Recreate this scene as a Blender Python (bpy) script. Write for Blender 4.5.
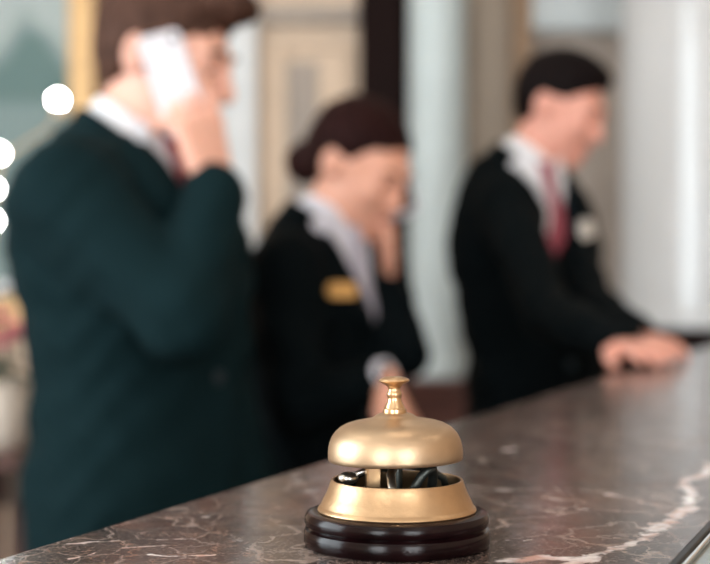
import bpy, bmesh, math, random
import numpy as np
from mathutils import Vector, Matrix, Euler

for o in list(bpy.data.objects):
    bpy.data.objects.remove(o)
random.seed(4)
np.random.seed(4)
SC = bpy.context.scene
COL = SC.collection

# ------------------------------------------------------------------ camera
F = 1450.0                      # focal length in photo pixels
HY = 271.0                      # horizon row
CT = 1.10                       # counter top height
CZ = CT + 0.147                 # camera height
cam = bpy.data.cameras.new('camera')
cam.sensor_width = 36.0
cam.lens = 36.0 * F / 710.0
cam.clip_start = 0.02
cam.dof.use_dof = True
cam.dof.focus_distance = 0.755
cam.dof.aperture_fstop = 5.2
camo = bpy.data.objects.new('camera', cam)
COL.objects.link(camo)
camo.location = (0, 0, CZ)
camo.rotation_euler = (math.pi / 2 - (282 - HY) / F, 0, 0)
SC.camera = camo

# ------------------------------------------------------------------ world, light, exposure
w = bpy.data.worlds.new('world')
SC.world = w
w.use_nodes = True
w.node_tree.nodes['Background'].inputs[0].default_value = (0.80, 0.92, 1.0, 1)
w.node_tree.nodes['Background'].inputs[1].default_value = 1.0
vs = SC.view_settings
vs.view_transform = 'Standard'
vs.look = 'None'
vs.gamma = 1.0
vs.use_curve_mapping = False
vs.exposure = 0.45

RX0, RX1, RY0, RY1, RZ1 = -3.0, 3.2, -3.2, 4.9, 3.3


def area(name, loc, rot, sx, sy, power, col):
    l = bpy.data.lights.new(name, 'AREA')
    l.shape = 'RECTANGLE'
    l.size = sx
    l.size_y = sy
    l.energy = power
    l.color = col
    o = bpy.data.objects.new(name, l)
    o.location = loc
    o.rotation_euler = rot
    COL.objects.link(o)
    return o


# daylight standing just outside the three tall windows
WIN_REAR = [(-1.85, 1.5), (1.35, 1.5)]      # centre x, width
WIN_LEFT = [(0.9, 2.2)]                     # centre y, width
WZ0, WZ1 = 0.9, 2.9
for cx, ww in WIN_REAR:
    area('daylight', (cx, RY0 - 0.22, (WZ0 + WZ1) / 2), (math.pi / 2, 0, 0), ww, WZ1 - WZ0, 105, (0.95, 0.98, 1.0))
for cy, ww in WIN_LEFT:
    area('daylight', (RX0 - 0.22, cy, (WZ0 + WZ1) / 2), (0, -math.pi / 2, 0), WZ1 - WZ0, ww, 120, (0.86, 0.95, 1.0))
LAMP_E = 34.0                                # ceiling lamp emission


# ------------------------------------------------------------------ pixel helpers
def P(px, py, D):
    return Vector(((px - 355.0) / F * D, D, CZ - (py - HY) / F * D))


def on_counter(px, py, h=0.0):
    D = (CZ - CT - h) * F / (py - HY)
    return P(px, py, D)


# ------------------------------------------------------------------ materials
MATS = {}


def newmat(name):
    m = bpy.data.materials.new(name)
    m.use_nodes = True
    return m, m.node_tree.nodes, m.node_tree.links, m.node_tree.nodes['Principled BSDF']


def mat(name, col, rough=0.5, metal=0.0, var=0.12, scale=30, bump=0.0, bscale=200, stretch=(1, 1, 1),
        coat=0.0, emit=None, sss=0.0, trans=0.0, sheen=0.0, spec=None):
    if name in MATS:
        return MATS[name]
    m, n, l, b = newmat(name)
    tc = n.new('ShaderNodeTexCoord')
    mp = n.new('ShaderNodeMapping')
    mp.inputs['Scale'].default_value = stretch
    l.new(tc.outputs['Object'], mp.inputs[0])
    nz = n.new('ShaderNodeTexNoise')
    nz.inputs['Scale'].default_value = scale
    nz.inputs['Detail'].default_value = 4
    l.new(mp.outputs[0], nz.inputs['Vector'])
    rp = n.new('ShaderNodeValToRGB')
    rp.color_ramp.elements[0].position = 0.3
    rp.color_ramp.elements[1].position = 0.7
    rp.color_ramp.elements[0].color = [c * (1 - var) for c in col] + [1]
    rp.color_ramp.elements[1].color = [min(1, c * (1 + var)) for c in col] + [1]
    l.new(nz.outputs['Fac'], rp.inputs[0])
    l.new(rp.outputs[0], b.inputs['Base Color'])
    b.inputs['Roughness'].default_value = rough
    b.inputs['Metallic'].default_value = metal
    b.inputs['Coat Weight'].default_value = coat
    b.inputs['Coat Roughness'].default_value = 0.08
    b.inputs['Transmission Weight'].default_value = trans
    b.inputs['Sheen Weight'].default_value = sheen
    if spec is not None:
        b.inputs['Specular IOR Level'].default_value = spec
    if sss:
        b.inputs['Subsurface Weight'].default_value = sss
        b.inputs['Subsurface Radius'].default_value = (0.012, 0.005, 0.003)
    if emit:
        b.inputs['Emission Color'].default_value = list(emit[0]) + [1]
        b.inputs['Emission Strength'].default_value = emit[1]
    if bump:
        nb = n.new('ShaderNodeTexNoise')
        nb.inputs['Scale'].default_value = bscale
        nb.inputs['Detail'].default_value = 3
        l.new(mp.outputs[0], nb.inputs['Vector'])
        bp = n.new('ShaderNodeBump')
        bp.inputs['Strength'].default_value = bump
        bp.inputs['Distance'].default_value = 0.002
        l.new(nb.outputs['Fac'], bp.inputs['Height'])
        l.new(bp.outputs[0], b.inputs['Normal'])
    MATS[name] = m
    return m


M_beige = mat('beige_plaster', (0.62, 0.48, 0.36), 0.6, var=0.05, scale=6, bump=0.1)
M_taupe = mat('taupe_plaster', (0.36, 0.30, 0.255), 0.6, var=0.05, scale=6, bump=0.1)
M_greyb = mat('grey_beige_panel', (0.33, 0.28, 0.24), 0.6, var=0.06, scale=8)
M_white = mat('white_plaster', (0.66, 0.68, 0.69), 0.45, var=0.04, scale=8)
M_column = mat('polished_pale_column', (0.47, 0.54, 0.55), 0.35, var=0.05, scale=5)
M_gcolumn = mat('glossy_grey_column', (0.56, 0.565, 0.57), 0.15, var=0.04, scale=5)
M_mahog = mat('dark_mahogany', (0.009, 0.003, 0.0025), 0.6, spec=0.08, var=0.35, scale=12, stretch=(6, 6, 0.6))
M_redwood = mat('reddish_brown_wood', (0.070, 0.024, 0.017), 0.4, var=0.3, scale=12, stretch=(6, 6, 0.6))
M_tan = mat('tan_wood', (0.26, 0.155, 0.08), 0.45, var=0.2, scale=10, stretch=(6, 6, 0.6))
M_tan2 = mat('pale_tan_wood', (0.32, 0.26, 0.20), 0.5, var=0.12, scale=10, stretch=(6, 6, 0.6))
M_gilt = mat('gilt', (0.62, 0.40, 0.19), 0.45, metal=0.35, var=0.15, scale=20)
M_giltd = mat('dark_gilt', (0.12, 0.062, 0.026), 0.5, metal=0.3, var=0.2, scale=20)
M_floor = mat('stone_floor', (0.36, 0.31, 0.27), 0.25, var=0.12, scale=3)
M_ceil = mat('ceiling_white', (0.8, 0.78, 0.75), 0.8, var=0.02, scale=4)
M_lintel = mat('pale_lintel', (0.48, 0.52, 0.53), 0.5, var=0.04, scale=6)

M_brass = mat('satin_brass', (0.50, 0.355, 0.228), 0.43, metal=1.0, var=0.08, scale=35, bump=0.04, bscale=500)
M_brassp = mat('polished_brass', (0.62, 0.41, 0.23), 0.28, metal=1.0, var=0.08, scale=60)
M_brassb = mat('worn_brass', (0.51, 0.335, 0.19), 0.38, metal=1.0, var=0.14, scale=45, bump=0.06, bscale=350)
M_lacq = mat('black_red_lacquered_wood', (0.006, 0.0016, 0.002), 0.2, var=0.5, scale=40, coat=0.0, spec=0.18)
M_steel = mat('nickel_steel', (0.55, 0.52, 0.46), 0.3, metal=1.0, var=0.2, scale=60)
M_dsteel = mat('blackened_steel', (0.05, 0.055, 0.05), 0.4, metal=0.8, var=0.3, scale=60)
M_chrome = mat('dark_chrome', (0.02, 0.024, 0.026), 0.2, metal=1.0, var=0.1, scale=40)
M_silver = mat('bright_chrome', (0.75, 0.80, 0.80), 0.12, metal=1.0, var=0.05, scale=40)
M_rim = mat('black_rim', (0.006, 0.008, 0.009), 0.35, var=0.1, spec=0.15)
M_card = mat('white_card', (0.75, 0.77, 0.80), 0.6, var=0.05, scale=30)

M_skin1 = mat('skin_fair', (0.76, 0.41, 0.31), 0.5, var=0.07, scale=40, sss=0.15)
M_skin2 = mat('skin_warm', (0.74, 0.37, 0.26), 0.5, var=0.07, scale=40, sss=0.15)
M_skin3 = mat('skin_rosy', (0.72, 0.34, 0.26), 0.5, var=0.07, scale=40, sss=0.15)
M_lip = mat('lip', (0.50, 0.20, 0.17), 0.45, var=0.1, scale=60)
M_suit1 = mat('dark_teal_wool', (0.0036, 0.0135, 0.0160), 0.85, var=0.18, scale=300, bump=0.15, bscale=900, spec=0.07)
M_suit2 = mat('black_teal_wool', (0.0016, 0.0034, 0.0042), 0.85, var=0.18, scale=300, bump=0.15, bscale=900, spec=0.06)
M_vest = mat('dark_navy_wool', (0.005, 0.010, 0.015), 0.75, var=0.18, scale=300, bump=0.15, bscale=900, spec=0.15)
M_shirt = mat('white_cotton', (0.74, 0.75, 0.79), 0.75, var=0.03, scale=60, bump=0.1, bscale=600)
M_shirt2 = mat('lavender_white_cotton', (0.66, 0.66, 0.73), 0.75, var=0.03, scale=60, bump=0.1, bscale=600)
M_tie1 = mat('deep_red_silk', (0.24, 0.004, 0.016), 0.45, var=0.2, scale=200)
M_tie2 = mat('pale_grey_silk', (0.42, 0.40, 0.47), 0.45, var=0.1, scale=200)
M_tie3 = mat('dusky_red_silk', (0.27, 0.045, 0.07), 0.45, var=0.2, scale=200)
M_hair1 = mat('brown_hair', (0.060, 0.029, 0.020), 0.6, spec=0.1, var=0.4, scale=40, stretch=(1, 6, 1), bump=0.5, bscale=160)
M_hair2 = mat('auburn_black_hair', (0.016, 0.0045, 0.004), 0.6, spec=0.06, var=0.5, scale=40, stretch=(1, 6, 1), bump=0.5, bscale=160)
M_hair3 = mat('dark_hair', (0.0055, 0.003, 0.003), 0.6, spec=0.06, var=0.4, scale=40, stretch=(1, 6, 1), bump=0.5, bscale=160)
M_shoe = mat('black_leather', (0.012, 0.012, 0.013), 0.3, var=0.2, scale=60)
M_eye = mat('eye_white', (0.75, 0.72, 0.70), 0.25, var=0.02)
M_iris = mat('dark_iris', (0.03, 0.018, 0.012), 0.2, var=0.2)
M_phone = mat('white_plastic', (0.70, 0.70, 0.76), 0.3, var=0.02)
M_screen = mat('black_screen_glass', (0.01, 0.012, 0.014), 0.08, var=0.1)
M_button = mat('dark_button', (0.02, 0.03, 0.035), 0.3, var=0.1)
M_badge_s = mat('silver_badge', (0.72, 0.70, 0.66), 0.4, metal=0.4, var=0.05)
M_badge_g = mat('gold_badge', (0.80, 0.47, 0.17), 0.35, metal=0.5, var=0.05)
M_pot = mat('cream_ceramic', (0.62, 0.54, 0.46), 0.35, var=0.08, scale=20)
M_leaf = mat('dark_green_leaf', (0.012, 0.045, 0.028), 0.5, var=0.4, scale=30)
M_pink = mat('pink_petal', (0.68, 0.20, 0.24), 0.6, var=0.2, scale=40)
M_wpet = mat('white_petal', (0.80, 0.82, 0.84), 0.6, var=0.05, scale=40)


def marble_material(segs):
    """dark brown marble: cloudy ground, random fine veins, plus the big pale veins of this slab"""
    m, n, l, b = newmat('dark_brown_marble')
    tc = n.new('ShaderNodeTexCoord')
    obj = tc.outputs['Object']

    def noise(scale, detail=6, rough=0.6, dist=0.0, vec=None):
        z = n.new('ShaderNodeTexNoise')
        z.inputs['Scale'].default_value = scale
        z.inputs['Detail'].default_value = detail
        z.inputs['Roughness'].default_value = rough
        z.inputs['Distortion'].default_value = dist
        l.new(vec or obj, z.inputs['Vector'])
        return z

    def vm(op, a, bb=None, sc=None):
        v = n.new('ShaderNodeVectorMath')
        v.operation = op
        l.new(a, v.inputs[0])
        if bb is not None:
            if isinstance(bb, (tuple, list, Vector)):
                v.inputs[1].default_value = bb
            else:
                l.new(bb, v.inputs[1])
        if sc is not None:
            if isinstance(sc, float):
                v.inputs['Scale'].default_value = sc
            else:
                l.new(sc, v.inputs['Scale'])
        return v.outputs['Value'] if op in ('DOT_PRODUCT', 'LENGTH') else v.outputs['Vector']

    def mt(op, a, bb=None, clamp=False):
        v = n.new('ShaderNodeMath')
        v.operation = op
        v.use_clamp = clamp
        for i, q in enumerate((a, bb)):
            if q is None:
                continue
            if isinstance(q, (int, float)):
                v.inputs[i].default_value = q
            else:
                l.new(q, v.inputs[i])
        return v.outputs[0]

    def ramp(fac, stops):
        r = n.new('ShaderNodeValToRGB')
        e = r.color_ramp.elements
        while len(e) < len(stops):
            e.new(0.5)
        for i, (p, c) in enumerate(stops):
            e[i].position = p
            e[i].color = (c, c, c, 1) if isinstance(c, (int, float)) else (*c, 1)
        l.new(fac, r.inputs[0])
        return r.outputs[0]

    def mix(fac, a, bb):
        x = n.new('ShaderNodeMix')
        x.data_type = 'RGBA'
        if isinstance(fac, float):
            x.inputs[0].default_value = fac
        else:
            l.new(fac, x.inputs[0])
        for i, q in ((6, a), (7, bb)):
            if isinstance(q, tuple):
                x.inputs[i].default_value = (*q, 1)
            else:
                l.new(q, x.inputs[i])
        return x.outputs[2]

    # ground
    g1 = noise(9, 8, 0.65, 0.8)
    ground = ramp(g1.outputs['Fac'], [(0.28, (0.010, 0.0075, 0.007)), (0.45, (0.030, 0.0225, 0.0205)),
                                      (0.56, (0.062, 0.043, 0.038)), (0.72, (0.135, 0.102, 0.09))])
    g2 = noise(55, 5, 0.7, 0.5)
    ground = mix(ramp(g2.outputs['Fac'], [(0.52, 0.0), (0.72, 0.55)]), ground, (0.12, 0.075, 0.062))
    g4 = noise(190, 4, 0.75, 0.3)
    ground = mix(ramp(g4.outputs['Fac'], [(0.50, 0.0), (0.66, 0.6)]), ground, (0.15, 0.105, 0.088))
    g5 = noise(120, 4, 0.7, 0.3)
    ground = mix(ramp(g5.outputs['Fac'], [(0.50, 0.0), (0.68, 0.7)]), ground, (0.012, 0.009, 0.009))
    g6 = noise(420, 4, 0.75, 0.2)
    ground = mix(ramp(g6.outputs['Fac'], [(0.50, 0.0), (0.62, 0.75)]), ground, (0.28, 0.21, 0.185))
    g7 = noise(330, 4, 0.75, 0.2)
    ground = mix(ramp(g7.outputs['Fac'], [(0.50, 0.0), (0.62, 0.7)]), ground, (0.008, 0.006, 0.006))
    # reddish patches
    g3 = noise(14, 4, 0.5, 1.2)
    ground = mix(ramp(g3.outputs['Fac'], [(0.56, 0.0), (0.70, 0.5)]), ground, (0.13, 0.05, 0.03))
    # warp
    wz = noise(16, 4, 0.6)
    wv = vm('SUBTRACT', wz.outputs['Color'], (0.5, 0.5, 0.5))
    wv = vm('SCALE', wv, sc=0.030)
    wp = vm('ADD', obj, wv)
    wz2 = noise(70, 4, 0.6)
    wv2 = vm('SUBTRACT', wz2.outputs['Color'], (0.5, 0.5, 0.5))
    wv2 = vm('SCALE', wv2, sc=0.012)
    wp = vm('ADD', wp, wv2)
    # random fine veins
    vz = noise(7, 3, 0.5, 0.0, wp)
    f1 = mt('ABSOLUTE', mt('SUBTRACT', vz.outputs['Fac'], 0.5))
    fine = ramp(f1, [(0.0, 0.5), (0.004, 0.2), (0.010, 0.0)])
    vz2 = noise(34, 3, 0.5, 0.4, wp)
    f2 = mt('ABSOLUTE', mt('SUBTRACT', vz2.outputs['Fac'], 0.47))
    fine2 = ramp(f2, [(0.0, 0.55), (0.008, 0.2), (0.02, 0.0)])
    msk = ramp(noise(6, 2).outputs['Fac'], [(0.45, 0.0), (0.6, 1.0)])
    col = mix(mt('MULTIPLY', fine2, msk), ground, (0.40, 0.22, 0.15))
    col = mix(fine, col, (0.50, 0.40, 0.35))
    vc_ = n.new('ShaderNodeTexVoronoi')
    vc_.feature = 'DISTANCE_TO_EDGE'
    vc_.inputs['Scale'].default_value = 30
    l.new(wp, vc_.inputs['Vector'])
    ck = ramp(vc_.outputs['Distance'], [(0.0, 0.55), (0.012, 0.25), (0.03, 0.0)])
    cm = ramp(noise(8, 3).outputs['Fac'], [(0.44, 0.0), (0.56, 1.0)])
    col = mix(mt('MULTIPLY', ck, cm), col, (0.42, 0.33, 0.29))
    # pale flecks
    vo = n.new('ShaderNodeTexVoronoi')
    vo.inputs['Scale'].default_value = 22
    l.new(wp, vo.inputs['Vector'])
    fl = ramp(vo.outputs['Distance'], [(0.0, 1.0), (0.10, 0.6), (0.17, 0.0)])
    fm = ramp(noise(5, 2).outputs['Fac'], [(0.52, 0.0), (0.58, 1.0)])
    col = mix(mt('MULTIPLY', fl, fm), col, (0.62, 0.55, 0.52))
    # the named veins
    dist = None
    for (a, bq, wd) in segs:
        ba = bq - a
        pa = vm('SUBTRACT', wp, tuple(a))
        h = mt('DIVIDE', vm('DOT_PRODUCT', pa, tuple(ba)), ba.length_squared, clamp=True)
        bh = n.new('ShaderNodeVectorMath')
        bh.operation = 'SCALE'
        bh.inputs[0].default_value = tuple(ba)
        l.new(h, bh.inputs['Scale'])
        d = vm('LENGTH', vm('SUBTRACT', pa, bh.outputs['Vector']))
        d = mt('DIVIDE', d, wd)
        dist = d if dist is None else mt('MINIMUM', dist, d)
    brk = noise(75, 5, 0.7)
    dist = mt('ADD', dist, mt('MULTIPLY', mt('SUBTRACT', brk.outputs['Fac'], 0.47), 2.6))
    big = ramp(dist, [(0.35, 1.0), (0.75, 0.65), (1.0, 0.0)])
    vc = ramp(noise(38, 4).outputs['Fac'], [(0.35, (0.50, 0.30, 0.24)), (0.52, (0.68, 0.60, 0.58)), (0.7, (0.80, 0.78, 0.77))])
    col = mix(big, col, vc)
    l.new(col, b.inputs['Base Color'])
    b.inputs['Roughness'].default_value = 0.16
    rr = ramp(noise(30, 4).outputs['Fac'], [(0.3, 0.10), (0.7, 0.24)])
    l.new(rr, b.inputs['Roughness'])
    b.inputs['Specular IOR Level'].default_value = 0.22
    return m


# ------------------------------------------------------------------ mesh helpers
def link(name, me, m=None, parent=None):
    o = bpy.data.objects.new(name, me)
    COL.objects.link(o)
    if m is not None and me is not None and not me.materials:
        me.materials.append(m)
    if parent is not None:
        o.parent = parent
    return o


def tag(o, label=None, cat=None, group=None, kind=None):
    if label:
        o['label'] = label
    if cat:
        o['category'] = cat
    if group:
        o['group'] = group
    if kind:
        o['kind'] = kind
    return o


def empty(name, loc=(0, 0, 0), rz=0.0):
    o = bpy.data.objects.new(name, None)
    o.empty_display_size = 0.1
    COL.objects.link(o)
    o.location = loc
    o.rotation_euler = (0, 0, rz)
    return o


def bm_done(bm, name, m, parent=None, smooth=False):
    bmesh.ops.recalc_face_normals(bm, faces=bm.faces)
    me = bpy.data.meshes.new(name)
    bm.to_mesh(me)
    bm.free()
    if smooth:
        for p in me.polygons:
            p.use_smooth = True
    return link(name, me, m, parent)


def box_bm(bm, lo, hi, bevel=0.0, seg=2, M=None):
    r = bmesh.ops.create_cube(bm, size=1.0)
    vs_ = r['verts']
    c = [(lo[i] + hi[i]) / 2 for i in range(3)]
    s = [hi[i] - lo[i] for i in range(3)]
    for v in vs_:
        v.co = Vector((c[0] + v.co.x * s[0], c[1] + v.co.y * s[1], c[2] + v.co.z * s[2]))
    if bevel:
        es = list({e for v in vs_ for e in v.link_edges})
        rr = bmesh.ops.bevel(bm, geom=es, offset=bevel, segments=seg, affect='EDGES', profile=0.5)
        vs_ = list({v for v in rr['verts']} | {v for v in vs_ if v.is_valid})
    if M is not None:
        bmesh.ops.transform(bm, matrix=M, verts=[v for v in vs_ if v.is_valid])


def box(name, lo, hi, m, parent=None, bevel=0.0, seg=2, M=None):
    bm = bmesh.new()
    box_bm(bm, lo, hi, bevel, seg, M)
    return bm_done(bm, name, m, parent, smooth=False)


def lathe(name, prof, m, parent=None, seg=96, smooth=True, close=False, loc=(0, 0, 0)):
    """prof: list of (r, z)"""
    verts, faces = [], []
    n = len(prof)
    for (r, z) in prof:
        for k in range(seg):
            a = 2 * math.pi * k / seg
            verts.append((loc[0] + r * math.cos(a), loc[1] + r * math.sin(a), loc[2] + z))
    rng = n if close else n - 1
    for i in range(rng):
        j = (i + 1) % n
        for k in range(seg):
            k2 = (k + 1) % seg
            faces.append((i * seg + k, i * seg + k2, j * seg + k2, j * seg + k))
    me = bpy.data.meshes.new(name)
    me.from_pydata(verts, [], faces)
    bm = bmesh.new()
    bm.from_mesh(me)
    bmesh.ops.remove_doubles(bm, verts=bm.verts, dist=1e-6)
    bmesh.ops.recalc_face_normals(bm, faces=bm.faces)
    bm.to_mesh(me)
    bm.free()
    if smooth:
        for p in me.polygons:
            p.use_smooth = True
    o = link(name, me, m, parent)
    if smooth:
        me.set_sharp_from_angle(angle=math.radians(40))
    return o


def tube(name, pts, rad, m, parent=None, seg=12):
    """swept tube; rad: number or list"""
    pts = [Vector(p) for p in pts]
    if not isinstance(rad, (list, tuple)):
        rad = [rad] * len(pts)
    verts, faces = [], []
    up = None
    for i, p in enumerate(pts):
        d = (pts[min(i + 1, len(pts) - 1)] - pts[max(i - 1, 0)]).normalized()
        if up is None:
            up = d.orthogonal().normalized()
        s = d.cross(up).normalized()
        up = s.cross(d).normalized()
        for k in range(seg):
            a = 2 * math.pi * k / seg
            verts.append(p + (up * math.cos(a) + s * math.sin(a)) * rad[i])
    for i in range(len(pts) - 1):
        for k in range(seg):
            k2 = (k + 1) % seg
            faces.append((i * seg + k, i * seg + k2, (i + 1) * seg + k2, (i + 1) * seg + k))
    faces.append(tuple(range(seg))[::-1])
    faces.append(tuple(range((len(pts) - 1) * seg, len(pts) * seg)))
    me = bpy.data.meshes.new(name)
    me.from_pydata([tuple(v) for v in verts], [], faces)
    for p in me.polygons:
        p.use_smooth = True
    return link(name, me, m, parent)


def uv_ball(name, c, r, m, parent=None, scale=(1, 1, 1), seg=20):
    bm = bmesh.new()
    bmesh.ops.create_uvsphere(bm, u_segments=seg, v_segments=seg // 2, radius=r)
    for v in bm.verts:
        v.co = Vector((v.co.x * scale[0] + c[0], v.co.y * scale[1] + c[1], v.co.z * scale[2] + c[2]))
    return bm_done(bm, name, m, parent, smooth=True)


# ------------------------------------------------------------------ implicit surfaces (continuous bodies and cloth)
class Field:
    def __init__(self, lo, hi, h):
        self.lo = np.array(lo, dtype=np.float32)
        self.h = h
        self.n = np.ceil((np.array(hi) - np.array(lo)) / h).astype(int) + 1
        self.g = np.full(self.n, 0.2, dtype=np.float32)

    def _sl(self, lo, hi):
        a = np.clip(np.floor((np.array(lo) - self.lo) / self.h).astype(int), 0, self.n - 1)
        b = np.clip(np.ceil((np.array(hi) - self.lo) / self.h).astype(int) + 1, 1, self.n)
        if (b <= a).any():
            return None
        sl = tuple(slice(int(a[i]), int(b[i])) for i in range(3))
        ax = [(self.lo[i] + self.h * np.arange(a[i], b[i])).astype(np.float32) for i in range(3)]
        return sl, ax[0][:, None, None], ax[1][None, :, None], ax[2][None, None, :]

    def add(self, fn, lo, hi, k=0.0):
        m = k + 3 * self.h
        r = self._sl(np.array(lo) - m, np.array(hi) + m)
        if r is None:
            return
        sl, X, Y, Z = r
        d = fn(X, Y, Z).astype(np.float32)
        a = self.g[sl]
        if k > 0:
            hh = np.clip(0.5 + 0.5 * (d - a) / k, 0, 1)
            self.g[sl] = d * (1 - hh) + a * hh - k * hh * (1 - hh)
        else:
            self.g[sl] = np.minimum(a, d)

    def cut(self, fn, lo, hi, k=0.0):
        """subtract the solid fn"""
        m = k + 3 * self.h
        r = self._sl(np.array(lo) - m, np.array(hi) + m)
        if r is None:
            return
        sl, X, Y, Z = r
        d = -fn(X, Y, Z).astype(np.float32)
        a = self.g[sl]
        if k > 0:
            hh = np.clip(0.5 - 0.5 * (d - a) / k, 0, 1)
            self.g[sl] = d * (1 - hh) + a * hh + k * hh * (1 - hh)
        else:
            self.g[sl] = np.maximum(a, d)

    def disp(self, fn):
        X = (self.lo[0] + self.h * np.arange(self.n[0]))[:, None, None]
        Y = (self.lo[1] + self.h * np.arange(self.n[1]))[None, :, None]
        Z = (self.lo[2] + self.h * np.arange(self.n[2]))[None, None, :]
        self.g += fn(X, Y, Z).astype(np.float32)

    # shapes
    def cone(self, a, b, ra, rb, k=0.02):
        a = np.array(a, float)
        b = np.array(b, float)
        ba = b - a
        L2 = max(1e-9, float(ba @ ba))

        def fn(X, Y, Z):
            px, py, pz = X - a[0], Y - a[1], Z - a[2]
            t = np.clip((px * ba[0] + py * ba[1] + pz * ba[2]) / L2, 0, 1)
            return np.sqrt((px - t * ba[0]) ** 2 + (py - t * ba[1]) ** 2 + (pz - t * ba[2]) ** 2) - (ra + (rb - ra) * t)
        r = max(ra, rb)
        self.add(fn, np.minimum(a, b) - r, np.maximum(a, b) + r, k)

    @staticmethod
    def ell_fn(c, r, R):
        c = np.array(c, float)
        R = np.array(R, float)

        def fn(X, Y, Z):
            px, py, pz = X - c[0], Y - c[1], Z - c[2]
            q = [px * R[0][i] + py * R[1][i] + pz * R[2][i] for i in range(3)]
            k0 = np.sqrt(sum((q[i] / r[i]) ** 2 for i in range(3)))
            k1 = np.sqrt(sum((q[i] / r[i] ** 2) ** 2 for i in range(3))) + 1e-6
            return k0 * (k0 - 1) / k1
        return fn

    def ell(self, c, r, R=np.eye(3), k=0.02, cut=False):
        m = max(r)
        c = np.array(c, float)
        (self.cut if cut else self.add)(self.ell_fn(c, r, R), c - m, c + m, k)

    def box(self, c, r, R, rd=0.005, k=0.004):
        c = np.array(c, float)
        R = np.array(R, float)

        def fn(X, Y, Z):
            px, py, pz = X - c[0], Y - c[1], Z - c[2]
            q = [np.abs(px * R[0][i] + py * R[1][i] + pz * R[2][i]) - (r[i] - rd) for i in range(3)]
            o = np.sqrt(sum(np.maximum(v, 0) ** 2 for v in q))
            return o + np.minimum(np.maximum(np.maximum(q[0], q[1]), q[2]), 0) - rd
        m = float(np.linalg.norm(r))
        self.add(fn, c - m, c + m, k)

    def loft(self, secs, off=0.0, p=2.3, k=0.03):
        """secs: (z, cx, cy, half_lat(y), half_fore(x)) ascending z"""
        zs = np.array([s[0] for s in secs])
        A = np.array(secs, float)

        def fn(X, Y, Z):
            z = Z.ravel()
            cx, cy, a, b = [np.interp(z, zs, A[:, i])[None, None, :] for i in (1, 2, 3, 4)]
            a = a + off
            b = b + off
            rr = (np.abs((Y - cy) / a) ** p + np.abs((X - cx) / b) ** p) ** (1 / p)
            d = (rr - 1) * np.minimum(a, b)
            return np.maximum(d, np.maximum(Z - (zs[-1] + off), (zs[0]) - Z))
        m = A[:, 3:5].max() + off
        lo = (A[:, 1].min() - m, A[:, 2].min() - m, zs[0])
        hi = (A[:, 1].max() + m, A[:, 2].max() + m, zs[-1] + off)
        self.add(fn, lo, hi, k)

    def front(self, y, z):
        """largest x inside the surface at (y, z)"""
        def colx(j, kk):
            c = self.g[:, j, kk]
            ii = np.nonzero(c < 0)[0]
            if len(ii) == 0:
                return None
            i = ii[-1]
            if i + 1 >= len(c):
                return self.lo[0] + i * self.h
            t = c[i] / (c[i] - c[i + 1])
            return self.lo[0] + (i + t) * self.h
        fy = (y - self.lo[1]) / self.h
        fz = (z - self.lo[2]) / self.h
        j = int(np.clip(math.floor(fy), 0, self.n[1] - 2))
        kk = int(np.clip(math.floor(fz), 0, self.n[2] - 2))
        u = fy - j
        v = fz - kk
        s = w_ = 0.0
        for dj, dk, ww in ((0, 0, (1 - u) * (1 - v)), (1, 0, u * (1 - v)), (0, 1, (1 - u) * v), (1, 1, u * v)):
            x = colx(j + dj, kk + dk)
            if x is not None:
                s += x * ww
                w_ += ww
        return s / w_ if w_ > 1e-6 else None

    def mesh(self, name):
        g = self.g
        g[0] = g[-1] = 0.2
        g[:, 0] = g[:, -1] = 0.2
        g[:, :, 0] = g[:, :, -1] = 0.2
        ins = g < 0
        nx, ny, nz = g.shape
        cnt = np.zeros((nx - 1, ny - 1, nz - 1), dtype=np.int8)
        for dx in (0, 1):
            for dy in (0, 1):
                for dz in (0, 1):
                    cnt += ins[dx:nx - 1 + dx, dy:ny - 1 + dy, dz:nz - 1 + dz]
        act = (cnt > 0) & (cnt < 8)
        I = np.argwhere(act)
        idm = np.full(act.shape, -1, dtype=np.int32)
        idm[act] = np.arange(len(I))
        acc = np.zeros((len(I), 3))
        num = np.zeros(len(I))
        corners = [(a, b, c) for a in (0, 1) for b in (0, 1) for c in (0, 1)]
        for c0 in corners:
            for ax in range(3):
                if c0[ax]:
                    continue
                c1 = list(c0)
                c1[ax] = 1
                v0 = g[I[:, 0] + c0[0], I[:, 1] + c0[1], I[:, 2] + c0[2]]
                v1 = g[I[:, 0] + c1[0], I[:, 1] + c1[1], I[:, 2] + c1[2]]
                s = (v0 < 0) != (v1 < 0)
                t = np.where(s, v0 / np.where(s, v0 - v1, 1), 0)
                pt = np.array(c0, float)[None, :].repeat(len(I), 0)
                pt[:, ax] = t
                acc[s] += pt[s]
                num[s] += 1
        V = self.lo[None, :] + (I + acc / num[:, None]) * self.h
        faces = []
        for ax in range(3):
            sl0 = [slice(None)] * 3
            sl1 = [slice(None)] * 3
            sl0[ax] = slice(0, -1)
            sl1[ax] = slice(1, None)
            ch = ins[tuple(sl0)] != ins[tuple(sl1)]
            E = np.argwhere(ch)
            b, c = (ax + 1) % 3, (ax + 2) % 3
            ok = (E[:, b] > 0) & (E[:, c] > 0)
            E = E[ok]
            q = []
            for (db, dc) in ((-1, -1), (0, -1), (0, 0), (-1, 0)):
                T = E.copy()
                T[:, b] += db
                T[:, c] += dc
                q.append(idm[T[:, 0], T[:, 1], T[:, 2]])
            Q = np.stack(q, 1)
            s = ins[E[:, 0], E[:, 1], E[:, 2]]
            Q[~s] = Q[~s][:, ::-1]
            faces.append(Q)
        Fc = np.concatenate(faces)
        Fc = Fc[(Fc >= 0).all(1)]
        me = bpy.data.meshes.new(name)
        me.vertices.add(len(V))
        me.vertices.foreach_set('co', V.astype(np.float32).ravel())
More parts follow.
